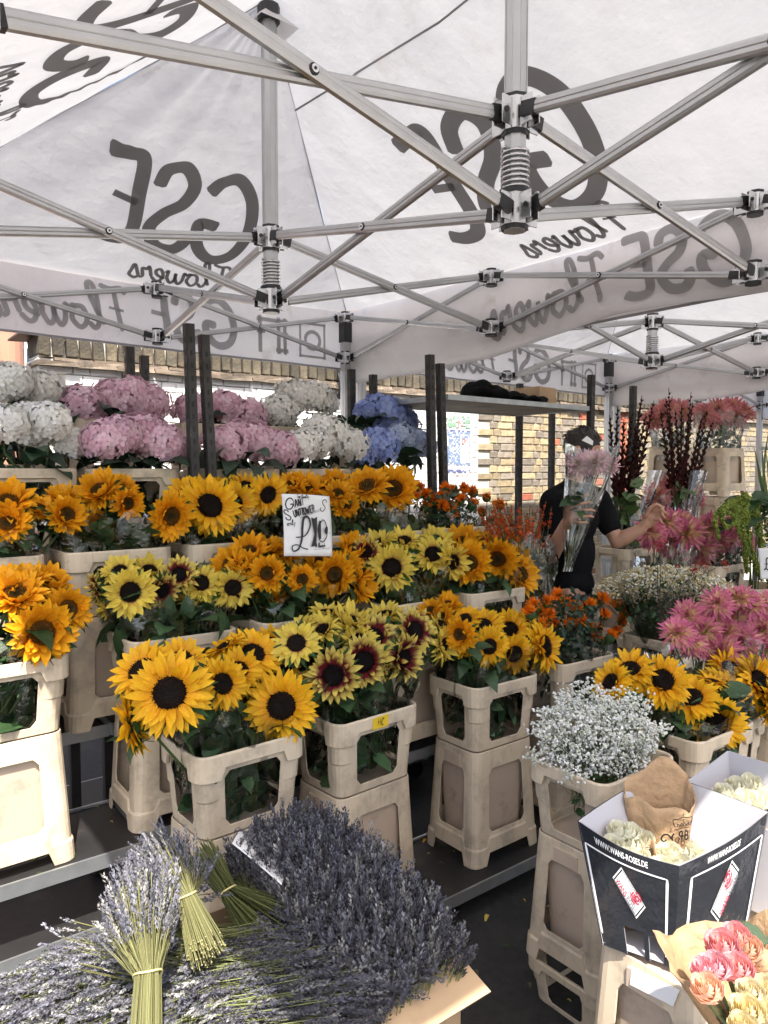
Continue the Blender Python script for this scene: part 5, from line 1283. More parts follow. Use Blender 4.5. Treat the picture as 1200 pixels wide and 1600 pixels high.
# green amaranthus hanging at the right edge
T, O = new_bunch('amaranthus_bunch', 'hanging green amaranthus tassels at the right edge', 'amaranthus', None, tuple(at(1170, 840, y=2.35)))
tv0 = ICO*.5; cols = [(.26, .32, .05), (.34, .40, .08), (.20, .27, .05)]
def tassel(pts, r0, n):
    P = []; S = []
    sp = [Vector(q) for q in smooth(pts, 10)]
    for k in range(n):
        f = rng.random()*(len(sp)-1.001); i = int(f); p = sp[i].lerp(sp[i+1], f-i); rr = r0*(1-.55*f/len(sp)); d = npr.randn(3); d /= np.linalg.norm(d)
        P.append(np.array(p)+d*rr*(.4+.6*npr.rand())-np.array(O)); S.append(.0062*(.7+.6*npr.rand()))
    V, F = replicate(ICO*np.array((.7, .7, 1.4)), ICOF, frames(np.array(P), npr.randn(n, 3)+np.array((0, 0, -1.2)), np.array(S))); c = np.array(cols)[npr.randint(3, size=n)]*(.7+.5*npr.rand(n, 1))
    ob('tassel', fast_mesh('tassel', V, F, M['petal'], np.repeat(c, 12, 0), True), T)
for (us, r0, n) in (([(1165,800), (1158,830), (1172,860), (1185,890), (1190,905)], .028, 420), ([(1150,795), (1140,790), (1130,800), (1128,812)], .022, 260), ([(1180,800), (1190,850), (1195,900)], .026, 380), ([(1175,785), (1168,780), (1160,790), (1150,805), (1148,815)], .02, 240), ([(1195,810), (1205,850), (1200,890), (1204,920)], .028, 380), ([(1172,830), (1165,865), (1168,895)], .022, 280)):
    tassel([at(u, v, y=2.32+rng.uniform(-.05, .05)) for u, v in us], r0*1.35, n*2)
for k in range(9):
    u = rng.uniform(1118, 1200); v = rng.uniform(775, 800); tassel([at(u, v, y=2.36), at(u+rng.uniform(-12, 4), v-8, y=2.34), at(u+rng.uniform(-20, 6), v+10, y=2.30), at(u+rng.uniform(-22, 8), v+rng.uniform(20, 60), y=2.28)], .026, 360)
c = at(1180, 800, y=2.36)
leaves(T, O, 16, c.x, c.y, .10, .08, c.z-.05, c.z+.08, LEAF, .16, 1.0, .5)
g = G()
for k in range(8):
    a = c+Vector((rng.uniform(-.04, .04), rng.uniform(-.03, .03), -.75)); b = c+Vector((rng.uniform(-.10, .10), rng.uniform(-.05, .05), .02)); g.tube([a-O, b-O], .004, 5)
ob('stems', g.mesh('stems', M['stem']), T, kind='stuff')
B('AM', c.x, c.y, c.z-1.15, 'beige bucket of green amaranthus at the right edge', 0.0)
# a green blade-leaved bunch at the far right edge
T, O = new_bunch('blade_leaf_bunch', 'tall green sword-shaped leaves at the right edge above the amaranthus', 'foliage', None, tuple(at(1195, 790, y=2.7)))
for k in range(7):
    a = at(1193+rng.uniform(-3, 14), 800, y=2.7); b = at(1180+k*6+rng.uniform(-4, 4), rng.uniform(665, 720), y=2.7+rng.uniform(-.1, .1)); m = a.lerp(b, .6)+Vector((rng.uniform(-.03, .03), 0, 0)); sd = RR*.011
    pts = [Vector(q) for q in smooth([a, m, b], 5)]; g = G(); V = []
    for i, q in enumerate(pts):
        w = (1-(i/(len(pts)-1))**3); V += [tuple(q-sd*w-O), tuple(q+FH*.004-O), tuple(q+sd*w-O)]
    g.add(V, [(3*i+j, 3*i+j+1, 3*i+4+j, 3*i+3+j) for i in range(len(pts)-1) for j in (0, 1)]); ob('leaf', g.mesh('leaf', M['stem']), T)
# ------------------------------------------------------------------ the man holding a bouquet
M['skin'] = pbr('skin', (.44, .245, .165), .5, var=.06, vscale=14, bump=.12, bscale=160, spec=.35)
M['skin'].node_tree.nodes['Principled BSDF'].inputs['Subsurface Weight'].default_value = .08
M['shirt'] = pbr('black_cotton', (.008, .008, .009), .95, var=.2, vscale=9, bump=.35, bscale=11, bdist=.015, spec=.08)
M['trouser'] = pbr('dark_denim', (.018, .020, .028), .9, bump=.2, bscale=40)
M['hair'] = pbr('dark_brown_hair', (.017, .011, .008), .55, var=.35, vscale=50, bump=.5, bscale=120)
M['eyewhite'] = pbr('eye', (.7, .68, .65), .2)
MD = 4.2
def mp(u, v, df=0.0):
    """place at a forward distance MD+df from the viewer"""
    r = FW + RR*((u-600)/FPX) + UP*((800-v)/FPX); return CC + r*((MD+df)/r.dot(FH))
def blob(g, c, ax, rad, n=14, m=9):
    """ellipsoid: ax = three unit axes"""
    V = []; c = Vector(c)
    for j in range(m+1):
        p = math.pi*j/m
        for i in range(n):
            a = 2*math.pi*i/n; V.append(tuple(c+ax[0]*(rad[0]*math.sin(p)*math.cos(a))+ax[1]*(rad[1]*math.sin(p)*math.sin(a))+ax[2]*(rad[2]*math.cos(p))))
    g.add(V, [(j*n+i, (j+1)*n+i, (j+1)*n+(i+1) % n, j*n+(i+1) % n) for j in range(m) for i in range(n)])
def limb(g, pts, rs, n=12):
    P = [Vector(p) for p in pts]; g.tube(P, rs, n)
    for p, r in zip(P, rs): blob(g, p, (Vector((1, 0, 0)), Vector((0, 1, 0)), ZZ), (r, r, r), 10, 7)
FF = (RR*.86-FH*.42).normalized(); SD = FF.cross(ZZ).normalized()         # facing, and his right-hand side
base = mp(897, 735, 0); base.z = .15
MAN = thing('person', 'man in black T-shirt with short dark hair holding a wrapped dahlia bouquet', 'person', tuple(base)); MO = Vector(base)
def finish(g, mat, vox, sm=6, name='body'):
    me = g.mesh(name, mat)
    out = bake(me, [('REMESH', dict(mode='VOXEL', voxel_size=vox, use_smooth_shade=True)), ('SMOOTH', dict(factor=.6, iterations=sm))])
    out.name = name; out.transform(Matrix.Translation(-MO)); 
    if not out.materials: out.materials.append(mat)
    for p in out.polygons: p.use_smooth = True
    return out
ctr = lambda z, f=0.0, s=0.0: Vector((MO.x, MO.y, z))+FF*f+SD*s
axes = (FF, SD, ZZ)
sh_r, sh_l = mp(864, 784, -.13), mp(934, 781, .11)
el_r, wr_r = mp(862, 868, -.20), mp(884, 818, -.37)
el_l, wr_l = mp(964, 846, .02), mp(1003, 826, -.03)
g = G()
blob(g, ctr(1.10), axes, (.105, .155, .14)); blob(g, ctr(1.28, .005), axes, (.10, .145, .17)); blob(g, ctr(1.48, .01), axes, (.112, .175, .17)); blob(g, ctr(1.60), axes, (.075, .165, .07))
limb(g, [ctr(1.58, -.015), ctr(1.68, .0), ctr(1.77, .02)], (.075, .058, .056))
hc_ = ctr(1.865, .045)
HF = (FF*.98-ZZ*.18).normalized(); HU = SD.cross(HF).normalized(); HU = HU if HU.z > 0 else -HU; hax = (HF, SD, HU)
blob(g, hc_+HU*.02-HF*.008, hax, (.098, .077, .092)); blob(g, hc_-HU*.045+HF*.030, hax, (.062, .056, .068)); blob(g, hc_-HU*.085+HF*.058, hax, (.026, .028, .022))
blob(g, hc_+HU*.0+HF*.062, hax, (.035, .062, .05)); limb(g, [hc_+HU*.012+HF*.092, hc_-HU*.026+HF*.112, hc_-HU*.030+HF*.100], (.010, .0145, .012), 8)
blob(g, hc_+HU*.030+HF*.083, hax, (.012, .05, .010)); blob(g, hc_-HU*.058+HF*.086, hax, (.012, .024, .008)); blob(g, hc_-HU*.070+HF*.083, hax, (.012, .021, .008))
for s in (-1, 1):
    blob(g, hc_+SD*s*.078-HF*.012-HU*.006, (HF, SD, HU), (.020, .009, .032)); blob(g, hc_+SD*s*.078-HF*.010-HU*.030, hax, (.009, .008, .010))
limb(g, [sh_r, sh_r.lerp(el_r, .5), el_r], (.064, .050, .041)); limb(g, [el_r, el_r.lerp(wr_r, .35), wr_r], (.043, .044, .029))
limb(g, [sh_l, sh_l.lerp(el_l, .5), el_l], (.064, .050, .041)); limb(g, [el_l, el_l.lerp(wr_l, .35), wr_l], (.043, .044, .030))
for s in (-1, 1):
    hip, kn, an = ctr(1.06, 0, s*.09), ctr(.66, .03, s*.10), ctr(.23, .0, s*.11); limb(g, [hip, hip.lerp(kn, .5), kn], (.095, .078, .058)); limb(g, [kn, kn.lerp(an, .35), an], (.058, .056, .040))
    blob(g, ctr(.19, .06, s*.115), axes, (.13, .045, .04))
# right hand: palm against the sleeve, four fingers laid across its front, thumb above
k1 = mp(899, 803, -.405); pl = wr_r.lerp(k1, .62); pn = (CC-pl).normalized()
blob(g, pl+ZZ*.002, ((k1-wr_r).normalized(), pn.cross((k1-wr_r).normalized()).normalized(), pn), (.052, .042, .018)); limb(g, [wr_r, wr_r.lerp(pl, .6)], (.029, .026), 8)
for q, (a, b, c, d) in enumerate((((897, 793), (908, 787), (918, 784), (925, 786)), ((900, 800), (912, 797), (922, 796), (929, 798)), ((900, 808), (911, 807), (921, 806), (927, 808)), ((897, 815), (906, 816), (914, 816), (919, 817)))):
    limb(g, [mp(*a, -.415), mp(*b, -.45), mp(*c, -.445), mp(*d, -.425)], (.0105, .0098, .0088, .0078) if q < 3 else (.009, .0082, .0074, .0066), 8)
limb(g, [mp(886, 797, -.39), mp(895, 782, -.40), mp(908, 776, -.41), mp(919, 773, -.40)], (.014, .0125, .0105, .009), 8)
# left hand: reaching into the dahlias, half closed
k2 = mp(1022, 803, -.07); pl = wr_l.lerp(k2, .6); ax0 = (k2-wr_l).normalized(); pn = (CC-pl).normalized()
blob(g, pl, (ax0, pn.cross(ax0).normalized(), pn), (.050, .040, .019)); limb(g, [wr_l, wr_l.lerp(pl, .6)], (.030, .027), 8)
for q, (a, b, c) in enumerate((((1020, 797), (1030, 789), (1037, 793)), ((1023, 801), (1034, 796), (1040, 801)), ((1024, 807), (1034, 804), (1039, 809)), ((1023, 812), (1031, 812), (1035, 817)))):
    limb(g, [mp(*a, -.075), mp(*b, -.11), mp(*c, -.10)], (.0105, .0095, .008), 8)
limb(g, [mp(1008, 805, -.07), mp(1016, 793, -.10), mp(1026, 787, -.11)], (.0135, .0115, .0095), 8)
ob('body', finish(g, M['skin'], .0052, 5), MAN)
# T-shirt with sleeves to the middle of the upper arm
g = G(); q = .017
blob(g, ctr(1.10), axes, (.105+q, .160+q, .13)); blob(g, ctr(1.28, .005), axes, (.104+q, .148+q, .19)); blob(g, ctr(1.48, .01), axes, (.113+q, .178+q, .17)); blob(g, ctr(1.60, -.004), axes, (.078+q, .165+q, .07))
limb(g, [ctr(1.60, -.012), ctr(1.665, -.004)], (.085, .066)); limb(g, [ctr(1.64, -.01), sh_r], (.07, .074)); limb(g, [ctr(1.64, -.01), sh_l], (.07, .074))
limb(g, [sh_r, sh_r.lerp(el_r, .66)], (.076, .064)); limb(g, [sh_l, sh_l.lerp(el_l, .62)], (.076, .066))
ob('t_shirt', finish(g, M['shirt'], .008, 8, 't_shirt'), MAN)
g = G(); blob(g, ctr(1.04), axes, (.118, .172, .12))
for s in (-1, 1):
    hip, kn, an = ctr(1.02, 0, s*.09), ctr(.66, .03, s*.10), ctr(.24, .0, s*.11); limb(g, [hip, hip.lerp(kn, .5), kn], (.108, .092, .075)); limb(g, [kn, an], (.075, .065))
ob('trousers', finish(g, M['trouser'], .011, 6, 'trousers'), MAN)
for s in (-1, 1):
    g = G(); blob(g, ctr(.19, .07, s*.115), axes, (.145, .055, .042)); g.box(tuple(ctr(.158, .07, s*.115)), (.11, .045, .008), 0, np.array([(FF.x, SD.x, 0), (FF.y, SD.y, 0), (0, 0, 1)])); me = g.mesh('shoe', M['blackplastic']); me.transform(Matrix.Translation(-MO)); ob('shoe', me, MAN)
    e_ = hc_+HU*.012+HF*.083+SD*s*.031; g = G(); blob(g, e_, hax, (.0115, .012, .0115)); me = g.mesh('eye', M['eyewhite']); me.transform(Matrix.Translation(-MO)); ob('eye', me, MAN)
# hair: thick on top, clipped at the sides
g = G(); V = []; n, m = 40, 16; r_ = np.random.RandomState(2)
for j in range(m+1):
    p = math.pi*.70*j/m
    for i in range(n):
        a = 2*math.pi*i/n; front = math.cos(a)
        pp = p*(1.0-.40*max(0, front)**1.5+.10*max(0, -front)); k = 1.0+(.085 if pp < 1.15 else .025)+.018*math.sin(a*13+j)+.012*r_.randn()
        if pp < 1.0 and front > 0: k += .06*front
        V.append(tuple(hc_+HU*.02-HF*.010+HF*(.100*k*math.sin(pp)*front)+SD*(.079*k*math.sin(pp)*math.sin(a))+HU*(.096*k*math.cos(pp))-MO))
g.add(V, [(j*n+i, (j+1)*n+i, (j+1)*n+(i+1) % n, j*n+(i+1) % n) for j in range(m) for i in range(n)])
ob('hair', g.mesh('hair', M['hair']), MAN)
for k in range(3):
    g = G(); r2 = random.Random(k)
    for q in range(160):
        a = r2.uniform(0, 6.28); pp = r2.uniform(.05, 1.25); fr = math.cos(a)
        d = HF*(math.sin(pp)*fr)+SD*(math.sin(pp)*math.sin(a)*.8)+HU*math.cos(pp); p = hc_+HU*.02-HF*.01+HF*(.106*math.sin(pp)*fr)+SD*(.084*math.sin(pp)*math.sin(a))+HU*(.103*math.cos(pp)); t = (d.cross(SD)*-.8+d*.5+SD*r2.uniform(-.5, .5)).normalized()
        g.tube([p-MO, p+t*.012+d*.004-MO, p+t*.026+d*.002-MO], (.0022, .0018, .0006), 3, cap=False)
    if k == 0: ob('hair_strands', g.mesh('hair_strands', M['hair']), MAN, kind='stuff')
# step he stands on
g = G(); 
T = thing('wooden_step', 'low dark wooden step under the man behind the buckets', 'step', (MO.x-.3, MO.y-.28, 0), 0)
for k in range(4): g = G(); g.box((.35, .07+k*.145, .137), (.36, .066, .011)); ob('plank', g.mesh('plank', M['ply'], False), T)
for k in range(2): g = G(); g.box((.05+k*.6, .29, .062), (.03, .29, .062)); ob('bearer', g.mesh('bearer', M['ply'], False), T)
# the bouquet in his hand
tip, top = mp(886, 893, -.40), mp(924, 716, -.40)
T, O = new_bunch('wrapped_bouquet', 'pale pink dahlias in a clear plastic sleeve held up by the man', 'bouquet', None, tuple(tip))
hs = []
for (u, v, r, df) in ((906, 728, 24, -.42), (930, 724, 25, -.43), (950, 728, 20, -.38), (918, 720, 22, -.33), (938, 716, 18, -.32), (898, 735, 15, -.36)):
    p = mp(u, v, df); s = r*(MD+df)/FPX; nn = nrm(p, rng.uniform(-.35, .4), rng.uniform(.35, .75)); ob('flower_head', DAHW[rng.randrange(2)], T, facing(p, nn, s, rng.uniform(0, 6), O)); hs.append((p, nn, s))
g = G()
for p, nn, s in hs: 
    e_ = p-nn*s*.5; g.tube([x-O for x in (tip+ZZ*.02, tip.lerp(e_, .5), e_-ZZ*.03, e_)], .0035, 5, cap=False)
ob('stems', g.mesh('stems', M['stem']), T, kind='stuff')
cm_ = tip.lerp(top, .62); leaves(T, O, 9, cm_.x, cm_.y, .035, .03, cm_.z-.06, cm_.z+.06, LEAF, .085, .5, .1)
g = G(); V = []; n, m = 44, 16; ph = [1.0, 2.2, .4, 5.1]
for j in range(m+1):
    t = j/m; c = tip.lerp(top+(top-tip)*.10, t)
    for i in range(n):
        a = 2*math.pi*i/n; rr = lerp(.020, .140, max(0, (t-.10)/.9)**.80)+(.004*math.sin(a*9+ph[0]+t*6)+.003*math.sin(a*5-t*9+ph[1]))
        V.append(tuple(c+RR*math.cos(a)*rr+FH*math.sin(a)*rr*.55+ZZ*(.02*math.cos(a*2+.5)*t**3)-O))
g.add(V, [(j*n+i, j*n+(i+1) % n, (j+1)*n+(i+1) % n, (j+1)*n+i) for j in range(m) for i in range(n)]); sl = ob('sleeve', g.mesh('sleeve', M['sleeve']), T)
g = G(); g.add([tuple(mp(*q)-O) for q in ((909, 688, -.44), (917, 681, -.44), (927, 689, -.43), (926, 696, -.43))], [(0, 1, 2, 3)]); ob('price_tag', bake(g.mesh('price_tag', M['paper'], False), [('SOLIDIFY', dict(thickness=.001))]), T)
# ------------------------------------------------------------------ things on the high shelf
sx, sy, sz = 2.84, 3.06, 2.177
T = thing('folded_clothes', 'heap of folded black clothes on the high plywood shelf', 'clothes', (3.55, 3.30, sz))
for k, (x, y, z, a, b, c) in enumerate(((-.16, .0, .045, .17, .15, .05), (.04, .02, .035, .17, .14, .038), (.20, -.02, .025, .16, .13, .026), (-.20, .03, .085, .10, .11, .04))):
    g = G(); blob(g, (x, y, z), (Vector((1, 0, 0)), Vector((0, 1, 0)), ZZ), (a, b, c), 30, 14)
    Vv = g.V[0]; Vv += np.stack([np.zeros(len(Vv)), np.zeros(len(Vv)), .012*np.sin(Vv[:, 0]*40+k)+.009*np.sin(Vv[:, 1]*55+Vv[:, 0]*20)], 1); Vv[:, 2] = np.maximum(Vv[:, 2], .003+.001*k)
    ob('garment', g.mesh('garment', M['shirt']), T)
def carton(name, lab, c, h, rz, mat=None, open_=False, group=None):
    T = thing(name, lab, 'box', c, rz, group); w, d, z = h
    for nm, cc_, hh in (('side', (0, -d, z), (w, .003, z)), ('side', (0, d, z), (w, .003, z)), ('side', (-w, 0, z), (.003, d-.003, z)), ('side', (w, 0, z), (.003, d-.003, z)), ('bottom', (0, 0, .004), (w-.003, d-.003, .003))):
        g = G(); g.box(cc_, hh); ob(nm, g.mesh(nm, mat or M['card'], False), T)
    if not open_:
        for s in (-1, 1): g = G(); g.box((0, s*d/2, 2*z+.003), (w, d/2-.001, .003)); ob('flap', g.mesh('flap', mat or M['card'], False), T)
    return T
carton('cardboard_box', 'small closed cardboard box beside the clothes on the high shelf', (3.98, 3.40, sz), (.10, .10, .065), .1)
# ------------------------------------------------------------------ price cards
def card(lab, O3, X, Y, w, h, draw, bend=.02, name='price_card'):
    """a sheet standing in the frame O3 + X a + Y b"""
    X, Y = Vector(X).normalized(), Vector(Y).normalized(); N = X.cross(Y).normalized(); O3 = Vector(O3)
    put = lambda a, b, l=0.0: tuple(X*a+Y*b+N*(bend*math.sin(a/w*2.6+.4)*(.4+b/h)+l)+X*(.014*(b/h)*(1-b/h)))
    T = thing(name, lab, 'sign', tuple(O3), 0, 'handwritten price cards'); n = 14; g = G()
    g.add([put(w*i/n, h*j/n) for j in range(n+1) for i in range(n+1)], [(j*(n+1)+i, j*(n+1)+i+1, (j+1)*(n+1)+i+1, (j+1)*(n+1)+i) for j in range(n) for i in range(n)])
    ob('sheet', bake(g.mesh('sheet', M['paper']), [('SOLIDIFY', dict(thickness=.0012, offset=-1))]), T)
    g = G(); draw(g, lambda a, b, l=0.0: put(a, b, .0012+l)); ob('lettering', g.mesh('lettering', M['ink'], False), T)
    return T
cy_ = 2.50; a, b, c = at(443, 869, y=cy_), at(519, 869, y=cy_-.02), at(438, 772, y=cy_+.03)
cw, ch_ = (b-a).length, (c-a).length
def draw1(g, put):
    def t(txt, h, x, y, w, rot=0, sl=.1, gap=.06, xs=1.0):
        S, _ = strokes(txt, h*ch_, x*cw, y*ch_, sl, gap, rot, xs); write(g, S, w*ch_, put)
    t('Top Quality', .055, .26, .94, .010, -.0, .1, .04, .8); 
    t('G', .18, .04, .750, .020, .05); t('IANT', .115, .20, .785, .020, .22, .1, .04, .75)
    t('S', .17, .05, .575, .018, .1, -.3); t('UNFlOWER', .115, .20, .625, .018, .26, .06, .02, .70); t('S', .20, .72, .74, .014, .0, .35)
    for k, (y0, y1) in enumerate(((.625, .775), (.610, .755))): ribbon(g, [(.30*cw, y0*ch_), (.75*cw, y1*ch_)], .007*ch_, put, .003+k*.0006)
    ribbon(g, [(.18*cw, .765*ch_), (.28*cw, .795*ch_)], .006*ch_, put, .004)
    t('only', .085, .06, .485, .011, .15)
    # pound sign, a flared one and a shaded nought
    ribbon(g, [(q*cw, z*ch_) for q, z in ((.22,.30),(.40,.335),(.50,.50),(.46,.63),(.37,.61),(.34,.45),(.33,.28),(.27,.12),(.17,.08),(.15,.16),(.25,.18),(.36,.13),(.46,.11))], .032*ch_, put, .005, taper=lambda s: .55+.75*math.sin(3.1*min(1, s*1.3))**2)
    V = [(.52,.63),(.58,.61),(.65,.645),(.635,.42),(.63,.16),(.60,.165),(.52,.15),(.585,.36)]
    g.add([put(x_*cw, y_*ch_, .0062) for x_, y_ in V], [(0, 1, 3, 7), (1, 2, 3), (7, 3, 4, 5), (7, 5, 6)])
    ribbon(g, [(q*cw, z*ch_) for q, z in ((.77,.60),(.69,.50),(.67,.36),(.70,.26),(.77,.235),(.85,.32),(.86,.46),(.82,.57),(.77,.60))], .017*ch_, put, .007)
    for k, pts in enumerate(([(.71,.58),(.685,.42),(.71,.28)], [(.86,.49),(.84,.42),(.85,.36)])): ribbon(g, [(q*cw, z*ch_) for q, z in pts], .060*ch_, put, .008+k*.001, taper=lambda s: .45+.7*math.sin(math.pi*min(1, max(0, s))))
    t('A Bunch', .070, .62, .14, .014, .05, .1, .02, .8); ribbon(g, [(.58*cw, .108*ch_), (.93*cw, .135*ch_)], .008*ch_, put, .009)
    ribbon(g, [(.90*cw, .385*ch_), (.94*cw, .395*ch_)], .005*ch_, put, .009); ribbon(g, [(.90*cw, .37*ch_), (.94*cw, .38*ch_)], .005*ch_, put, .0095)
card('white handwritten price card reading Giant Sunflowers £10 a bunch', a, b-a, c-a, cw, ch_, draw1)
a, b, c = at(462, 1412, y=1.53), at(512, 1420, y=1.46), at(362, 1346, y=1.66)
def draw2(g, put):
    cw, ch_ = W2, H2
    def t(txt, h, x, y, w, rot=0, sl=.1, gap=.05, xs=.8):
        S, _ = strokes(txt, h*ch_, x*cw, y*ch_, sl, gap, rot, xs); write(g, S, w*ch_, put)
    t('Garden', .10, .06, .84, .014); t('Lavender', .10, .04, .68, .014); t('1 for', .08, .06, .52, .012); t('£5', .34, .42, .40, .035); t('2 for', .08, .06, .24, .012); t('£10', .26, .34, .06, .035)
X2 = (at(520, 1424, y=1.44)-at(440, 1412, y=1.47)); Y2 = (at(362, 1346, y=1.70)-at(440, 1412, y=1.47)); W2, H2 = .13, Y2.length
card('white lavender price card lying tilted on the green stems', at(440, 1412, y=1.47)+ZZ*.045, FH*.94-ZZ*.20, Y2, W2, H2, draw2, .006)
pc = at(1188, 905, y=2.2)
card('white price card at the right edge under the amaranthus, mostly cut off', pc+RR*.0, RR, ZZ*1.0-RR*.12, .15, .20, lambda g, put: write(g, strokes('£10', .08, .02, .06)[0], .008, put), .01)

# ------------------------------------------------------------------ lavender in a cardboard box
LBX = carton('lavender_box', 'open brown cardboard box holding the lavender heap', (.68, 1.47, .26), (.49, .262, .175), .0, open_=True)
g = G(); V = [(.49, -.262, .35), (.49, .25, .35), (.60, .20, .22), (.585, -.23, .20)]; g.add(V, [(0, 1, 2, 3)]); ob('flap', bake(g.mesh('flap', M['card'], False), [('SOLIDIFY', dict(thickness=.005))]), LBX)
g = G(); V = [(-.30, -.264, .352), (.488, -.264, .352), (.50, -.35, .31), (-.28, -.35, .31)]; g.add(V, [(0, 1, 2, 3)]); ob('flap', bake(g.mesh('flap', M['card'], False), [('SOLIDIFY', dict(thickness=.005))]), LBX)
T = thing('black_crate', 'black plastic crate under the lavender box', 'crate', (.72, 1.47, 0))
for k, (cc_, hh) in enumerate((((0, -.24, .13), (.46, .006, .127)), ((0, .24, .13), (.46, .006, .127)), ((-.46, 0, .13), (.006, .233, .127)), ((.46, 0, .13), (.006, .233, .127)), ((0, 0, .25), (.453, .233, .005)))):
    g = G(); g.box(cc_, hh); ob('panel', g.mesh('panel', M['blackplastic'], False), T)
# spike template: little buds in whorls on a thin stalk, along +z, length 1
def spike_tmpl(seed, nb=44):
    r = np.random.RandomState(seed); V = []; F = []
    for k in range(nb):
        t = (k//4)/(nb//4); t = t**.9; a = r.uniform(0, 6.28); z = .08+.90*t+r.uniform(-.03, .03); rr = .075*(1-.45*t); s = .066*(1-.35*t)*r.uniform(.7, 1.25)
        d = np.array((math.cos(a), math.sin(a), 1.5)); d /= np.linalg.norm(d); sd = np.array((-math.sin(a), math.cos(a), 0))
        p = np.array((math.cos(a)*rr*.4, math.sin(a)*rr*.4, z)); b = len(V)
        V += [p, p+d*s*1.1+sd*s*.48, p+d*s*2.2, p+d*s*1.1-sd*s*.48]; F.append((b, b+1, b+2, b+3))
    return np.array(V), np.array(F)
SPT = [spike_tmpl(i) for i in range(4)]
M['lav'] = pbr('lavender_bud', (1, 1, 1), .85, attr=True, spec=.1)
M['lavstem'] = pbr('lavender_stalk', (1, 1, 1), .7, attr=True, spec=.2)
LC = np.array([(.092, .091, .112), (.116, .115, .135), (.075, .074, .090), (.15, .148, .162), (.20, .195, .185), (.11, .11, .120)])
def lavender(T, O, roots, tips, length, cols=LC, stemcol=(.19, .21, .085), stem_r=.0011, bright=1.0, mids=None, tint=None):  # bright paints sunlight into the bud colour of sunlit bunches
    """stalks root -> tip with a flower spike at the tip"""
    roots, tips = np.asarray(roots), np.asarray(tips); N = len(roots); D = tips-(mids if mids is not None else roots)
    Vs, Fs, Cs = [], [], []; off = 0; pick = npr.randint(4, size=N)
    for k in range(4):
        m = pick == k
        if not m.any(): continue
        L_ = length*(.7+.6*npr.rand(m.sum())); dn = D[m]/np.linalg.norm(D[m], axis=1, keepdims=True)
        dn = dn+npr.randn(m.sum(), 3)*.10
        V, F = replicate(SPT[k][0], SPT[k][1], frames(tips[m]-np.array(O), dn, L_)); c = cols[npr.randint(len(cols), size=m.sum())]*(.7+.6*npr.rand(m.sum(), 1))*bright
        nb = len(SPT[k][0]); C = np.repeat(c, nb, 0)*(np.repeat(.65+.7*npr.rand(m.sum()*nb//4), 4)[:, None])
        Vs.append(V); Fs.append(F+off); Cs.append(C); off += len(V)
    ob('flower_spikes', fast_mesh('flower_spikes', np.concatenate(Vs), np.concatenate(Fs), M['lav'], np.concatenate(Cs)), T, kind='stuff')
    g = G(); sc_ = np.array(stemcol)
    for i in range(N):
        pts = [roots[i]-np.array(O)] + ([mids[i]-np.array(O)] if mids is not None else []) + [tips[i]+D[i]/np.linalg.norm(D[i])*length*.3-np.array(O)]
        g.tube([Vector(p) for p in pts], stem_r, 3, 0, sc_*rng.uniform(.65, 1.35), cap=False)
    ob('stalks', g.mesh('stalks', M['lavstem']), T, kind='stuff')
def heap(lab, fn, n, length, **k):
    """fn() -> root, tip"""
    RT = [fn() for _ in range(n)]; O = Vector(RT[0][0])*0+Vector((float(np.mean([r[0][0] for r in RT])), float(np.mean([r[0][1] for r in RT])), .44))
    T = thing('lavender_bunch', lab, 'lavender', tuple(O), 0, 'lavender bunches'); lavender(T, O, [r[0] for r in RT], [r[1] for r in RT], length, **k); return T
def hump(x, y, cx, cy, rx, ry): return max(0, 1-((x-cx)/rx)**2-((y-cy)/ry)**2)
def up_right():
    x, y = rng.uniform(.87, 1.11), rng.uniform(1.20, 1.72); h = .54+.20*math.sqrt(hump(x, y, 1.01, 1.54, .23, .40))+rng.uniform(-.03, .02)
    return (np.array((x*.8+.2, y*.9+.14, .42)), np.array((x+(x-1.0)*.2, y+(y-1.48)*.15, h)))
heap('dark upright lavender filling the right half of the box', up_right, 2300, .080)
def left_low():
    x, y = rng.uniform(.16, .66), rng.uniform(1.18, 1.76); h = .50+.20*math.sqrt(hump(x, y, .45, 1.42, .42, .46))+rng.uniform(-.03, .02)
    return (np.array((x+.13, y+.08, h-.06)), np.array((x, y, h)))
heap('sunlit lavender heap in the lower left of the box', left_low, 2000, .066, bright=1.5)  # buds coloured lighter to stand for sun on this heap
def front_mid():
    x, y = rng.uniform(.50, 1.0), rng.uniform(1.17, 1.50); h = .565+.13*math.sqrt(hump(x, y, .80, 1.36, .38, .34))+rng.uniform(-.03, .02)
    return (np.array((x-.085, y+.075, h-.01)), np.array((x, y, h+rng.uniform(-.02, .02))))
heap('grey-purple lavender drooping to the front over the box edge', front_mid, 1700, .072)
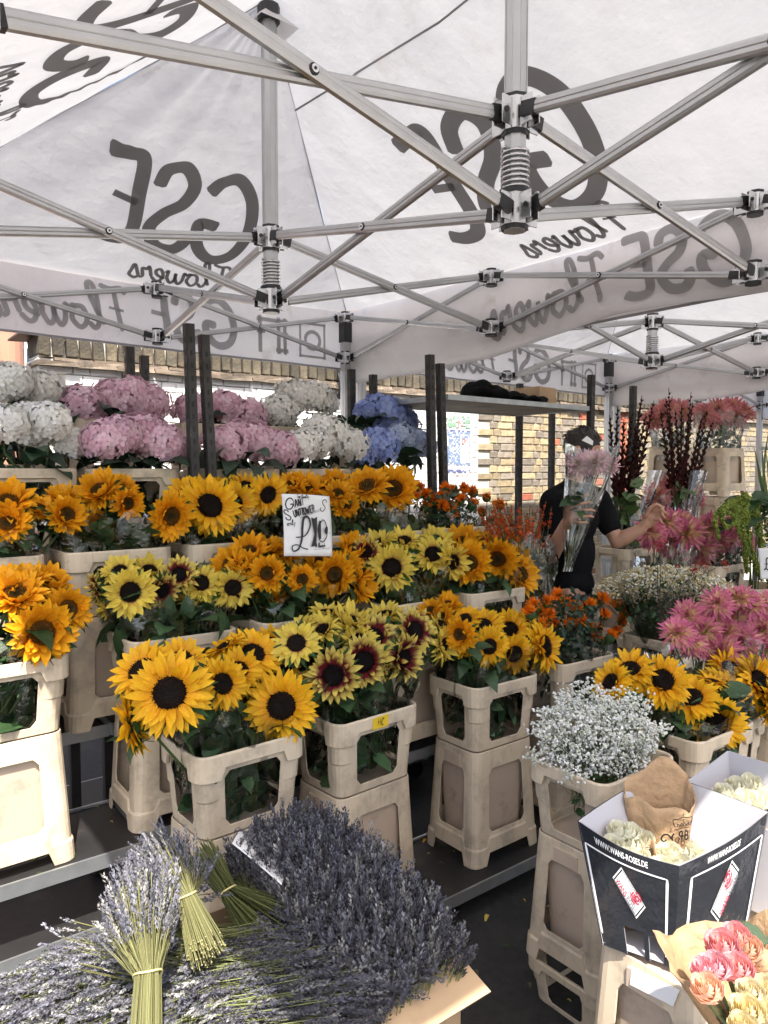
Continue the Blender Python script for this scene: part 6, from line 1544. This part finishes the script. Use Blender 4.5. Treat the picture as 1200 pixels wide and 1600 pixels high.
def bundle(lab, tail, tie, headp, n, r_tie, r_tail, r_head, length, stemcol, bright=1.0, cols=LC):
    tail, tie, headp = Vector(tail), Vector(tie), Vector(headp); O = Vector(tie); T = thing('lavender_bundle', lab, 'lavender', tuple(O), 0, 'tied lavender bundles')
    ax = (headp-tail).normalized(); e1 = ax.orthogonal().normalized(); e2 = ax.cross(e1); R_, Mi, Tp = [], [], []
    for k in range(n):
        a = rng.uniform(0, 6.28); q = math.sqrt(rng.random()); d = e1*math.cos(a)*q+e2*math.sin(a)*q
        R_.append(np.array(tail+d*r_tail+ax*rng.uniform(-.02, .02))); Mi.append(np.array(tie+d*r_tie)); Tp.append(np.array(headp+d*r_head+ax*rng.uniform(-.11, .02)))
    lavender(T, O, R_, Tp, length, cols, stemcol, .0011, bright, np.array(Mi))
    g = G(); ring_ = [tie+(e1*math.cos(t)+e2*math.sin(t))*(r_tie+.002)+ax*.004*math.sin(t*2) for t in np.linspace(0, 6.283, 25)]; g.tube([p-O for p in ring_], .0022, 6, cap=False)
    ob('elastic_band', g.mesh('elastic_band', M['band']), T)
    g = G(); 
    for k in range(n):
        if k % 2 == 0: p = Vector(R_[k])-O; d = (Vector(Mi[k])-Vector(R_[k])).normalized(); g.tube([p-d*.002, p], .0017, 5, 0, np.array((.42, .36, .18))*rng.uniform(.6, 1.2))
    ob('cut_ends', g.mesh('cut_ends', M['lavstem']), T, kind='stuff')
M['band'] = pbr('rubber_band', (.62, .52, .22), .55)
GR = (.17, .165, .07)
bundle('sunlit lavender bundle standing stems down at the front', at(226, 1660, y=1.22), at(231, 1525, y=1.33), at(222, 1405, y=1.45), 330, .024, .030, .060, .060, GR, 1.35)  # bud colour raised so the bundle looks sunlit
bundle('tied lavender bundle with cut stem ends facing the viewer', at(322, 1485, y=1.40), at(293, 1405, y=1.48), at(258, 1350, y=1.59), 300, .021, .040, .062, .060, GR, 1.2)
bundle('tied lavender bundle with green stems pointing up beside the price card', at(318, 1335, y=1.74), at(358, 1396, y=1.60), at(455, 1490, y=1.40), 190, .021, .038, .075, .062, (.13, .145, .05))
bundle('tied lavender bundle half under the lavender price card', at(368, 1352, y=1.76), at(402, 1402, y=1.63), at(545, 1500, y=1.36), 190, .021, .036, .080, .062, (.13, .145, .05))
def loose():
    a = at(rng.uniform(100, 240), rng.uniform(1440, 1520), y=1.45); return (np.array(a+Vector((.12, .0, -.08))), np.array(a))
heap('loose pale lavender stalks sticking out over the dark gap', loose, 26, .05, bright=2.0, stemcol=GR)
# ------------------------------------------------------------------ the black rose box
M['boxblack'] = pbr('glossy_black_print', (.021, .023, .028), .2, spec=.6, bump=.5, bscale=5.5, bdist=.05)
M['boxwhite'] = pbr('grey_box_lining', (.46, .45, .475), .6, var=.03)
M['boxprint'] = pbr('white_box_print', (.80, .80, .80), .4)
M['redprint'] = pbr('red_box_print', (.42, .016, .05), .4)
M['greyprint'] = pbr('grey_box_print', (.25, .25, .27), .4)
fz = .662
bot = [Vector((1.455, .836, fz)), Vector((1.71, .80, fz)), Vector((1.69, .97, fz)), Vector((1.405, .985, fz))]
topc = [Vector((1.452, .826, .900)), Vector((1.765, .783, .945)), Vector((1.745, 1.06, .955)), Vector((1.424, 1.072, .915))]
RB = thing('rose_box', 'glossy black printed box of white roses on a bucket base', 'box', tuple(bot[0])); RO = bot[0]
def side(i, j, name, dip=0.0, n=16, cut=None, bow=.012):
    a, b, c, d = bot[i], bot[j], topc[j], topc[i]; nn = (b-a).cross(d-a).normalized(); ctr_ = sum((p for p in bot+topc), Vector())/8
    if nn.dot(ctr_-a) > 0: nn = -nn
    def pt(s, t, l=0.0): return a.lerp(b, s).lerp(d.lerp(c, s), t)+nn*(bow*math.sin(math.pi*s)*(.3+.7*t)+l)-ZZ*(dip*math.sin(math.pi*s)*t*t)
    g = G(); g.add([tuple(pt(i_/n, j_/n)-RO) for j_ in range(n+1) for i_ in range(n+1)], [(j_*(n+1)+i_, j_*(n+1)+i_+1, (j_+1)*(n+1)+i_+1, (j_+1)*(n+1)+i_) for j_ in range(n) for i_ in range(n) if not (cut and cut(i_/n, j_/n))], 0)
    g.add([tuple(pt(i_/n, j_/n, -.004)-RO) for j_ in range(n+1) for i_ in range(n+1)], [(j_*(n+1)+i_, j_*(n+1)+i_+1, (j_+1)*(n+1)+i_+1, (j_+1)*(n+1)+i_) for j_ in range(n) for i_ in range(n) if not (cut and cut(i_/n, j_/n))], 1)
    o = ob('side', g.mesh('side', [M['boxblack'], M['boxwhite']]), RB); return o, pt
def text_mesh(txt, size, put, mat, name='lettering'):
    cu = bpy.data.curves.new('t', 'FONT'); cu.body = txt; cu.size = 1.0; cu.resolution_u = 3; cu.offset = .022
    o = bpy.data.objects.new('t', cu); COL.objects.link(o); dg = bpy.context.evaluated_depsgraph_get(); dg.update()
    me = bpy.data.meshes.new_from_object(o.evaluated_get(dg)); bpy.data.objects.remove(o)
    x1 = max(v.co.x for v in me.vertices); 
    for v in me.vertices: v.co = Vector(put(v.co.x/x1, v.co.y, 0))
    me.materials.clear(); me.materials.append(mat); me.name = name; return me
def rosette(g, put, cx, cy, s, m=0):
    """line drawing of a rose head"""
    for k, pts in enumerate(([(-.1,.1),(.1,.3),(.35,.25),(.4,-.05),(.1,-.2),(-.15,-.05),(-.1,.1)], [(-.4,.3),(-.2,.6),(.2,.65),(.55,.5),(.65,.1)], [(-.55,.2),(-.6,-.2),(-.3,-.5),(.1,-.55),(.5,-.4),(.7,-.1)], [(-.35,.15),(-.3,-.15),(0,-.35),(.35,-.3)], [(-.7,-.3),(-.5,-.65),(-.05,-.8),(.35,-.7)], [(-.85,-.1),(-.8,-.5)])):
        ribbon(g, [(cx+x*s, cy+y*s) for x, y in pts], s*.17, put, .0006*k+.002, m)
def decorate(o, pt, web, s0, s1, logo, fl, lg):
    P = lambda s, t, l: tuple(pt(s, t, .0015+l)-RO)
    g = G()
    for k, pts in enumerate(([(s0, .10), (s0, .84)], [(s0, .84), (s1, .84)], [(s1, .84), (s1, .10)])): ribbon(g, [lerp_pts(pts, q) for q in np.linspace(0, 1, 10)], .016 if k == 1 else .026, P, .0005*k, k=2)
    ob('printed_frame', g.mesh('printed_frame', M['boxprint'], False), o)
    ob('web_address', text_mesh('WWW.WANS-ROSES.DE', 1, lambda x, y, l: pt(lerp(web[0], web[1], x), web[2]+y*.085, .002)-RO, M['boxprint'], 'web_address'), o)
    cx, cy, w, h, ang = logo; ca, sa = math.cos(ang), math.sin(ang); asp = lg
    Q = lambda x, y, l: tuple(pt(cx+(x*ca-y*sa)*w, cy+(x*sa+y*ca)*w*asp, .002+l)-RO)
    for nm, k_, mt, l in (('logo_border', 1.0, 'boxprint', 0), ('logo_line', .93, 'boxblack', .0006), ('logo_plate', .86, 'boxprint', .0012)):
        g = G(); g.add([Q(-1*k_, -.5*k_-(k_-1)*.5*0, l), Q(1*k_, -.5*k_, l), Q(1*k_, .5*k_, l), Q(-1*k_, .5*k_, l)], [(0, 1, 2, 3)]); ob(nm, g.mesh(nm, M[mt], False), o)
    g = G(); rosette(g, Q, .38, .30, .42); ob('logo_rose', g.mesh('logo_rose', M['redprint'], False), o)
    ob('lettering', text_mesh('WANS', 1, lambda x, y, l: Vector(Q(lerp(-.80, -.02, x), -.38+y*.46, .005)), M['redprint']), o)
    ob('lettering', text_mesh('ROSES', 1, lambda x, y, l: Vector(Q(lerp(.04, .80, x), -.38+y*.46, .005)), M['greyprint']), o)
def lerp_pts(p, q): return (lerp(p[0][0], p[1][0], q), lerp(p[0][1], p[1][1], q))
oL, pL = side(3, 0, 'left', .012, cut=lambda s, t: .32 < s < .86 and t < .20 and not .62 < s < .66)
oR, pR = side(0, 1, 'front', .0)
side(1, 2, 'right'); side(2, 3, 'back')
decorate(oL, pL, (.18, .72, .895), .05, .90, (.50, .58, .165, 0, -.80), 1, 1.25)
decorate(oR, pR, (.26, .62, .90), .12, .94, (.52, .54, .150, 0, .95), 1, 1.6)
g = G(); g.add([tuple(p+ZZ*.006-RO) for p in bot], [(0, 1, 2, 3)]); ob('bottom', g.mesh('bottom', M['boxwhite'], False), RB)
# label hanging over the bucket base below the box
T = thing('paper_label', 'blank white paper label taped to the bucket base under the rose box', 'label', tuple(at(990, 1515, x=1.424)))
O = Vector(T.location); q = [at(988, 1510, x=1.424), at(1062, 1547, x=1.424), at(1052, 1572, x=1.419), at(985, 1538, x=1.419)]; nn = Vector((0, 0, 0)); g = G()
g.add([tuple(p+nn-O) for p in q], [(0, 1, 2, 3)]); ob('sheet', bake(g.mesh('sheet', M['paper'], False), [('SOLIDIFY', dict(thickness=.002))]), T)
# roses and kraft paper inside
def cone_paper(g, c, axis, r0, r1, h, seed, n=40, m=8, gap=0.0, sq=1.0, start=0.0, ex=None, amp=1.0, tilt=0.0):
    r = np.random.RandomState(seed); ph = r.rand(6)*6.28; axis = Vector(axis).normalized(); e1 = (Vector(ex) if ex else axis.orthogonal()).normalized(); e2 = axis.cross(e1); V = []
    for j in range(m+1):
        t = j/m
        for i in range(n+1):
            a = start+(2*math.pi-gap)*i/n; rr = lerp(r0, r1, t)*(1+.05*math.sin(a*3+ph[0])+.045*math.sin(a*7+ph[1]+t*3)+.02*math.sin(a*15+t*8+ph[3])); hh = h*t*(1+tilt*math.sin(a)*t+amp*(.14*t*math.sin(a*2+ph[2])+.06*t*math.sin(a*5+ph[4])))
            V.append(tuple(Vector(c)+axis*hh+e1*math.cos(a)*rr+e2*math.sin(a)*rr*sq))
    g.add(V, [(j*(n+1)+i, j*(n+1)+i+1, (j+1)*(n+1)+i+1, (j+1)*(n+1)+i) for j in range(m) for i in range(n)])
def rose_bunch(lab, H, protos, cone, group, leafy=0, dy=None, name='rose_bouquet'):
    c, axis, r0, r1, h, seed = cone; O = Vector(c); T = thing(name, lab, 'roses', tuple(O), 0, group)
    for k, (u, v, r, y) in enumerate(H):
        p = at(u, v, y=y); s = r*depth(p)/FPX*1.26; n = (nrm(p, rng.uniform(-.25, .25), rng.uniform(.2, .5))+Vector(axis).normalized()*.9).normalized()
        ob('flower_head', protos[k % len(protos)], T, facing(p, n, s, rng.uniform(0, 6), O))
    g = G(); cone_paper(g, (0, 0, 0), axis, r0, r1, h, seed); ob('kraft_wrap', bake(g.mesh('kraft_wrap', M['kraft']), [('SOLIDIFY', dict(thickness=.0012))]), T)
    g = G()
    for k, (u, v, r, y) in enumerate(H): p = at(u, v, y=y)-O; g.tube([Vector((rng.uniform(-.01, .01), rng.uniform(-.01, .01), .01)), p-ZZ*.02], .003, 4, cap=False)
    ob('stems', g.mesh('stems', M['stem']), T, kind='stuff')
    if leafy:
        for (u, v, y, s) in leafy:
            p = at(u, v, y=y); ob('leaf', LEAF[3], T, facing(p, nrm(p, .2, .3), s, rng.uniform(0, 6), O))
    return T
rose_bunch('white roses in kraft paper at the left of the black box', [(968,1300,20,1.02),(957,1322,20,1.0),(985,1320,21,.99),(978,1342,20,.97),(1007,1312,17,1.0),(996,1300,15,1.03),(1000,1340,18,.96),(960,1342,16,.985),(985,1300,17,1.0)], ROSEW, ((1.525, .99, .67), (-.02, .03, 1), .04, .068, .165, 2), 'white rose bunches')
rose_bunch('large white roses at the front corner of the black box', [(1045,1332,20,.95),(1085,1322,24,.95),(1060,1350,22,.92),(1098,1342,22,.92),(1033,1352,17,.92),(1072,1364,20,.89),(1112,1330,20,.95),(1050,1366,17,.89),(1065,1330,20,.96),(1120,1346,17,.92),(1090,1366,16,.89)], ROSEW, ((1.565, .92, .67), (.06, -.03, 1), .05, .088, .125, 5), 'white rose bunches')
# tall crumpled paper bag with a printed crown
T = thing('kraft_paper_bag', 'crumpled open kraft paper bag with a printed black crown', 'paper bag', (1.665, 1.005, .68)); O = Vector((1.665, 1.005, .68))
g = G(); cone_paper(g, (0, 0, 0), (.01, 0, 1), .060, .088, .27, 8, n=64, m=14, sq=.5, ex=tuple(RR), amp=.5, tilt=.16); bag = bake(g.mesh('bag', M['kraft']), [('SOLIDIFY', dict(thickness=.0012))]); ob('bag', bag, T)
g = G(); cb = O+RR*.042+ZZ*.19; Pb = lambda x, y, l: tuple(cb+RR*x*.85+ZZ*y*.85-FH*(.047*math.sqrt(max(.05, 1-((.042+x*.85)/.086)**2))+.004+l)-O)
w = .0026
for k, pts in enumerate(([(-.024,.0),(.024,.0)], [(-.026,.007),(.026,.007)], [(-.026,.007),(-.032,.028),(-.016,.030),(0,.034),(.016,.030),(.032,.028),(.026,.007)], [(-.018,.008),(-.018,.016),(-.010,.011),(-.004,.018),(0,.010),(.004,.018),(.010,.011),(.018,.016),(.018,.008)], [(0,.034),(0,.048)], [(-.006,.042),(.006,.042)], [(0,.018),(0,.032)])): ribbon(g, pts, w, Pb, .0004*k, k=3)
S, _ = strokes('R', .024, 0, 0); S = [[(-x-.002, y-.031) for x, y in s_] for s_ in S]; write(g, S, .0045, Pb, .003)
S, _ = strokes('B', .024, .004, -.031); write(g, S, .0045, Pb, .004)
for k, pts in enumerate(([(-.036,-.026),(-.048,-.012),(-.062,-.014),(-.066,-.026),(-.058,-.032),(-.052,-.026)], [(-.030,-.008),(-.036,-.018),(-.034,-.030)], [(-.044,-.004),(-.040,-.002)])): ribbon(g, pts, .005, Pb, .005+k*.0005, k=4)
ob('printed_crown', g.mesh('printed_crown', M['ink'], False), T)
# second rose box behind, only its grey-white inside and roses show
b2 = [at(1098, 1216, z=.93), at(1190, 1178, z=.99)]
T = thing('grey_box', 'pale grey open box with white roses at the right edge', 'box', (1.95, .90, .66), 0); O = Vector((1.95, .90, .66))
gb = [Vector((1.80, 1.02, .67)), Vector((2.08, 1.02, .67)), Vector((2.07, .76, .67)), Vector((1.80, .76, .67))]; gt = [Vector((1.80, 1.05, .885)), Vector((2.10, 1.05, .93)), Vector((2.09, .73, .93)), Vector((1.80, .74, .885))]
for i in range(4):
    j = (i+1) % 4; g = G(); g.add([tuple(p-O) for p in (gb[i], gb[j], gt[j], gt[i])], [(0, 1, 2, 3)]); ob('side', bake(g.mesh('side', M['boxwhite'], False), [('SOLIDIFY', dict(thickness=.004))]), T)
g = G(); g.add([tuple(p-O) for p in gb], [(0, 1, 2, 3)]); ob('bottom', g.mesh('bottom', M['boxwhite'], False), T)
rose_bunch('white roses in the pale grey box at the right edge', [(1130,1238,16,.96),(1150,1228,17,.97),(1172,1225,18,.97),(1193,1230,18,.95),(1140,1250,16,.93),(1165,1248,18,.92),(1188,1252,18,.91),(1178,1265,16,.88),(1205,1245,18,.9),(1150,1262,15,.9)], ROSEW, ((1.90, .91, .70), (0, 0, 1), .06, .09, .11, 15), 'white rose bunches')
B('GBu', 1.97, .90, .008, 'beige collar on the ground under the pale grey box', 0.0, base=False, sc=.99); B('GB', 1.99, .90, .245, 'beige bucket base under the pale grey box at the right edge', 0.0, collar=False)
# near bouquets in kraft paper, lower right corner
rose_bunch('pink and peach garden roses in kraft paper, lower right corner', [(1128,1478,27,.60),(1165,1482,26,.60),(1118,1512,26,.565),(1152,1515,27,.56),(1105,1545,26,.53),(1140,1497,24,.585),(1150,1462,22,.62),(1185,1500,24,.60),(1100,1515,20,.575)], ROSEP, (tuple(at(1165, 1640, y=.60)), (-.10, .13, .72), .03, .115, .185, 21), 'near kraft bouquets', leafy=[(1192, 1478, .60, .055), (1150, 1495, .60, .04)])
rose_bunch('cream and yellow roses in kraft paper, cut off by the lower right corner', [(1168,1580,27,.50),(1195,1550,28,.52),(1200,1590,26,.49),(1190,1615,26,.48),(1215,1570,26,.5),(1172,1550,22,.52),(1160,1605,24,.485)], ROSEC, (tuple(at(1225, 1700, y=.52)), (-.06, .06, .8), .03, .105, .15, 25), 'near kraft bouquets')
T = thing('low_table', 'small wooden table under the kraft bouquets in the lower right corner', 'table', (1.05, .50, 0))
for k in range(5): g = G(); g.box((0, -.16+k*.085, .60), (.30, .041, .011)); ob('plank', g.mesh('plank', M['ply'], False), T)
for sx_ in (-1, 1):
    for sy_ in (-1, 1): g = G(); g.box((sx_*.25, .01+sy_*.15, .294), (.02, .02, .294)); ob('leg', g.mesh('leg', M['ply'], False), T)

# ------------------------------------------------------------------ bits fallen from the flowers
g = G(); r_ = random.Random(5)
def bit(x, y, z, s, c):
    a = r_.uniform(0, 6.28); V, F, T_ = petal(s, s*.4, 3, .4); ca, sa = math.cos(a), math.sin(a)
    V = np.stack([V[:, 0]*ca-V[:, 1]*sa+x, V[:, 0]*sa+V[:, 1]*ca+y, V[:, 2]+z+.25*s*np.sin(T_*3)], 1); g.add(V, F, 0, np.array(c)*r_.uniform(.7, 1.1))
for k in range(150):
    c = r_.choice([(.80, .42, .02), (.80, .60, .12), (.05, .10, .03), (.07, .12, .04), (.12, .10, .06)]); q = r_.random()
    if q < .35: bit(r_.uniform(.9, 3.0), r_.uniform(2.01, 2.40), ZA+.003, r_.uniform(.015, .035), c)
    elif q < .55: bit(r_.uniform(-.6, .85), r_.uniform(2.40, 2.75), ZB+.003, r_.uniform(.015, .035), c)
    else: bit(r_.uniform(1.15, 2.9), r_.uniform(1.0, 1.98), .004, r_.uniform(.015, .045), c)
o = ob('fallen_petals', g.mesh('fallen_petals', M['petal']), kind='stuff'); tag(o, 'fallen petals and leaf scraps on the shelves and ground', 'petals')
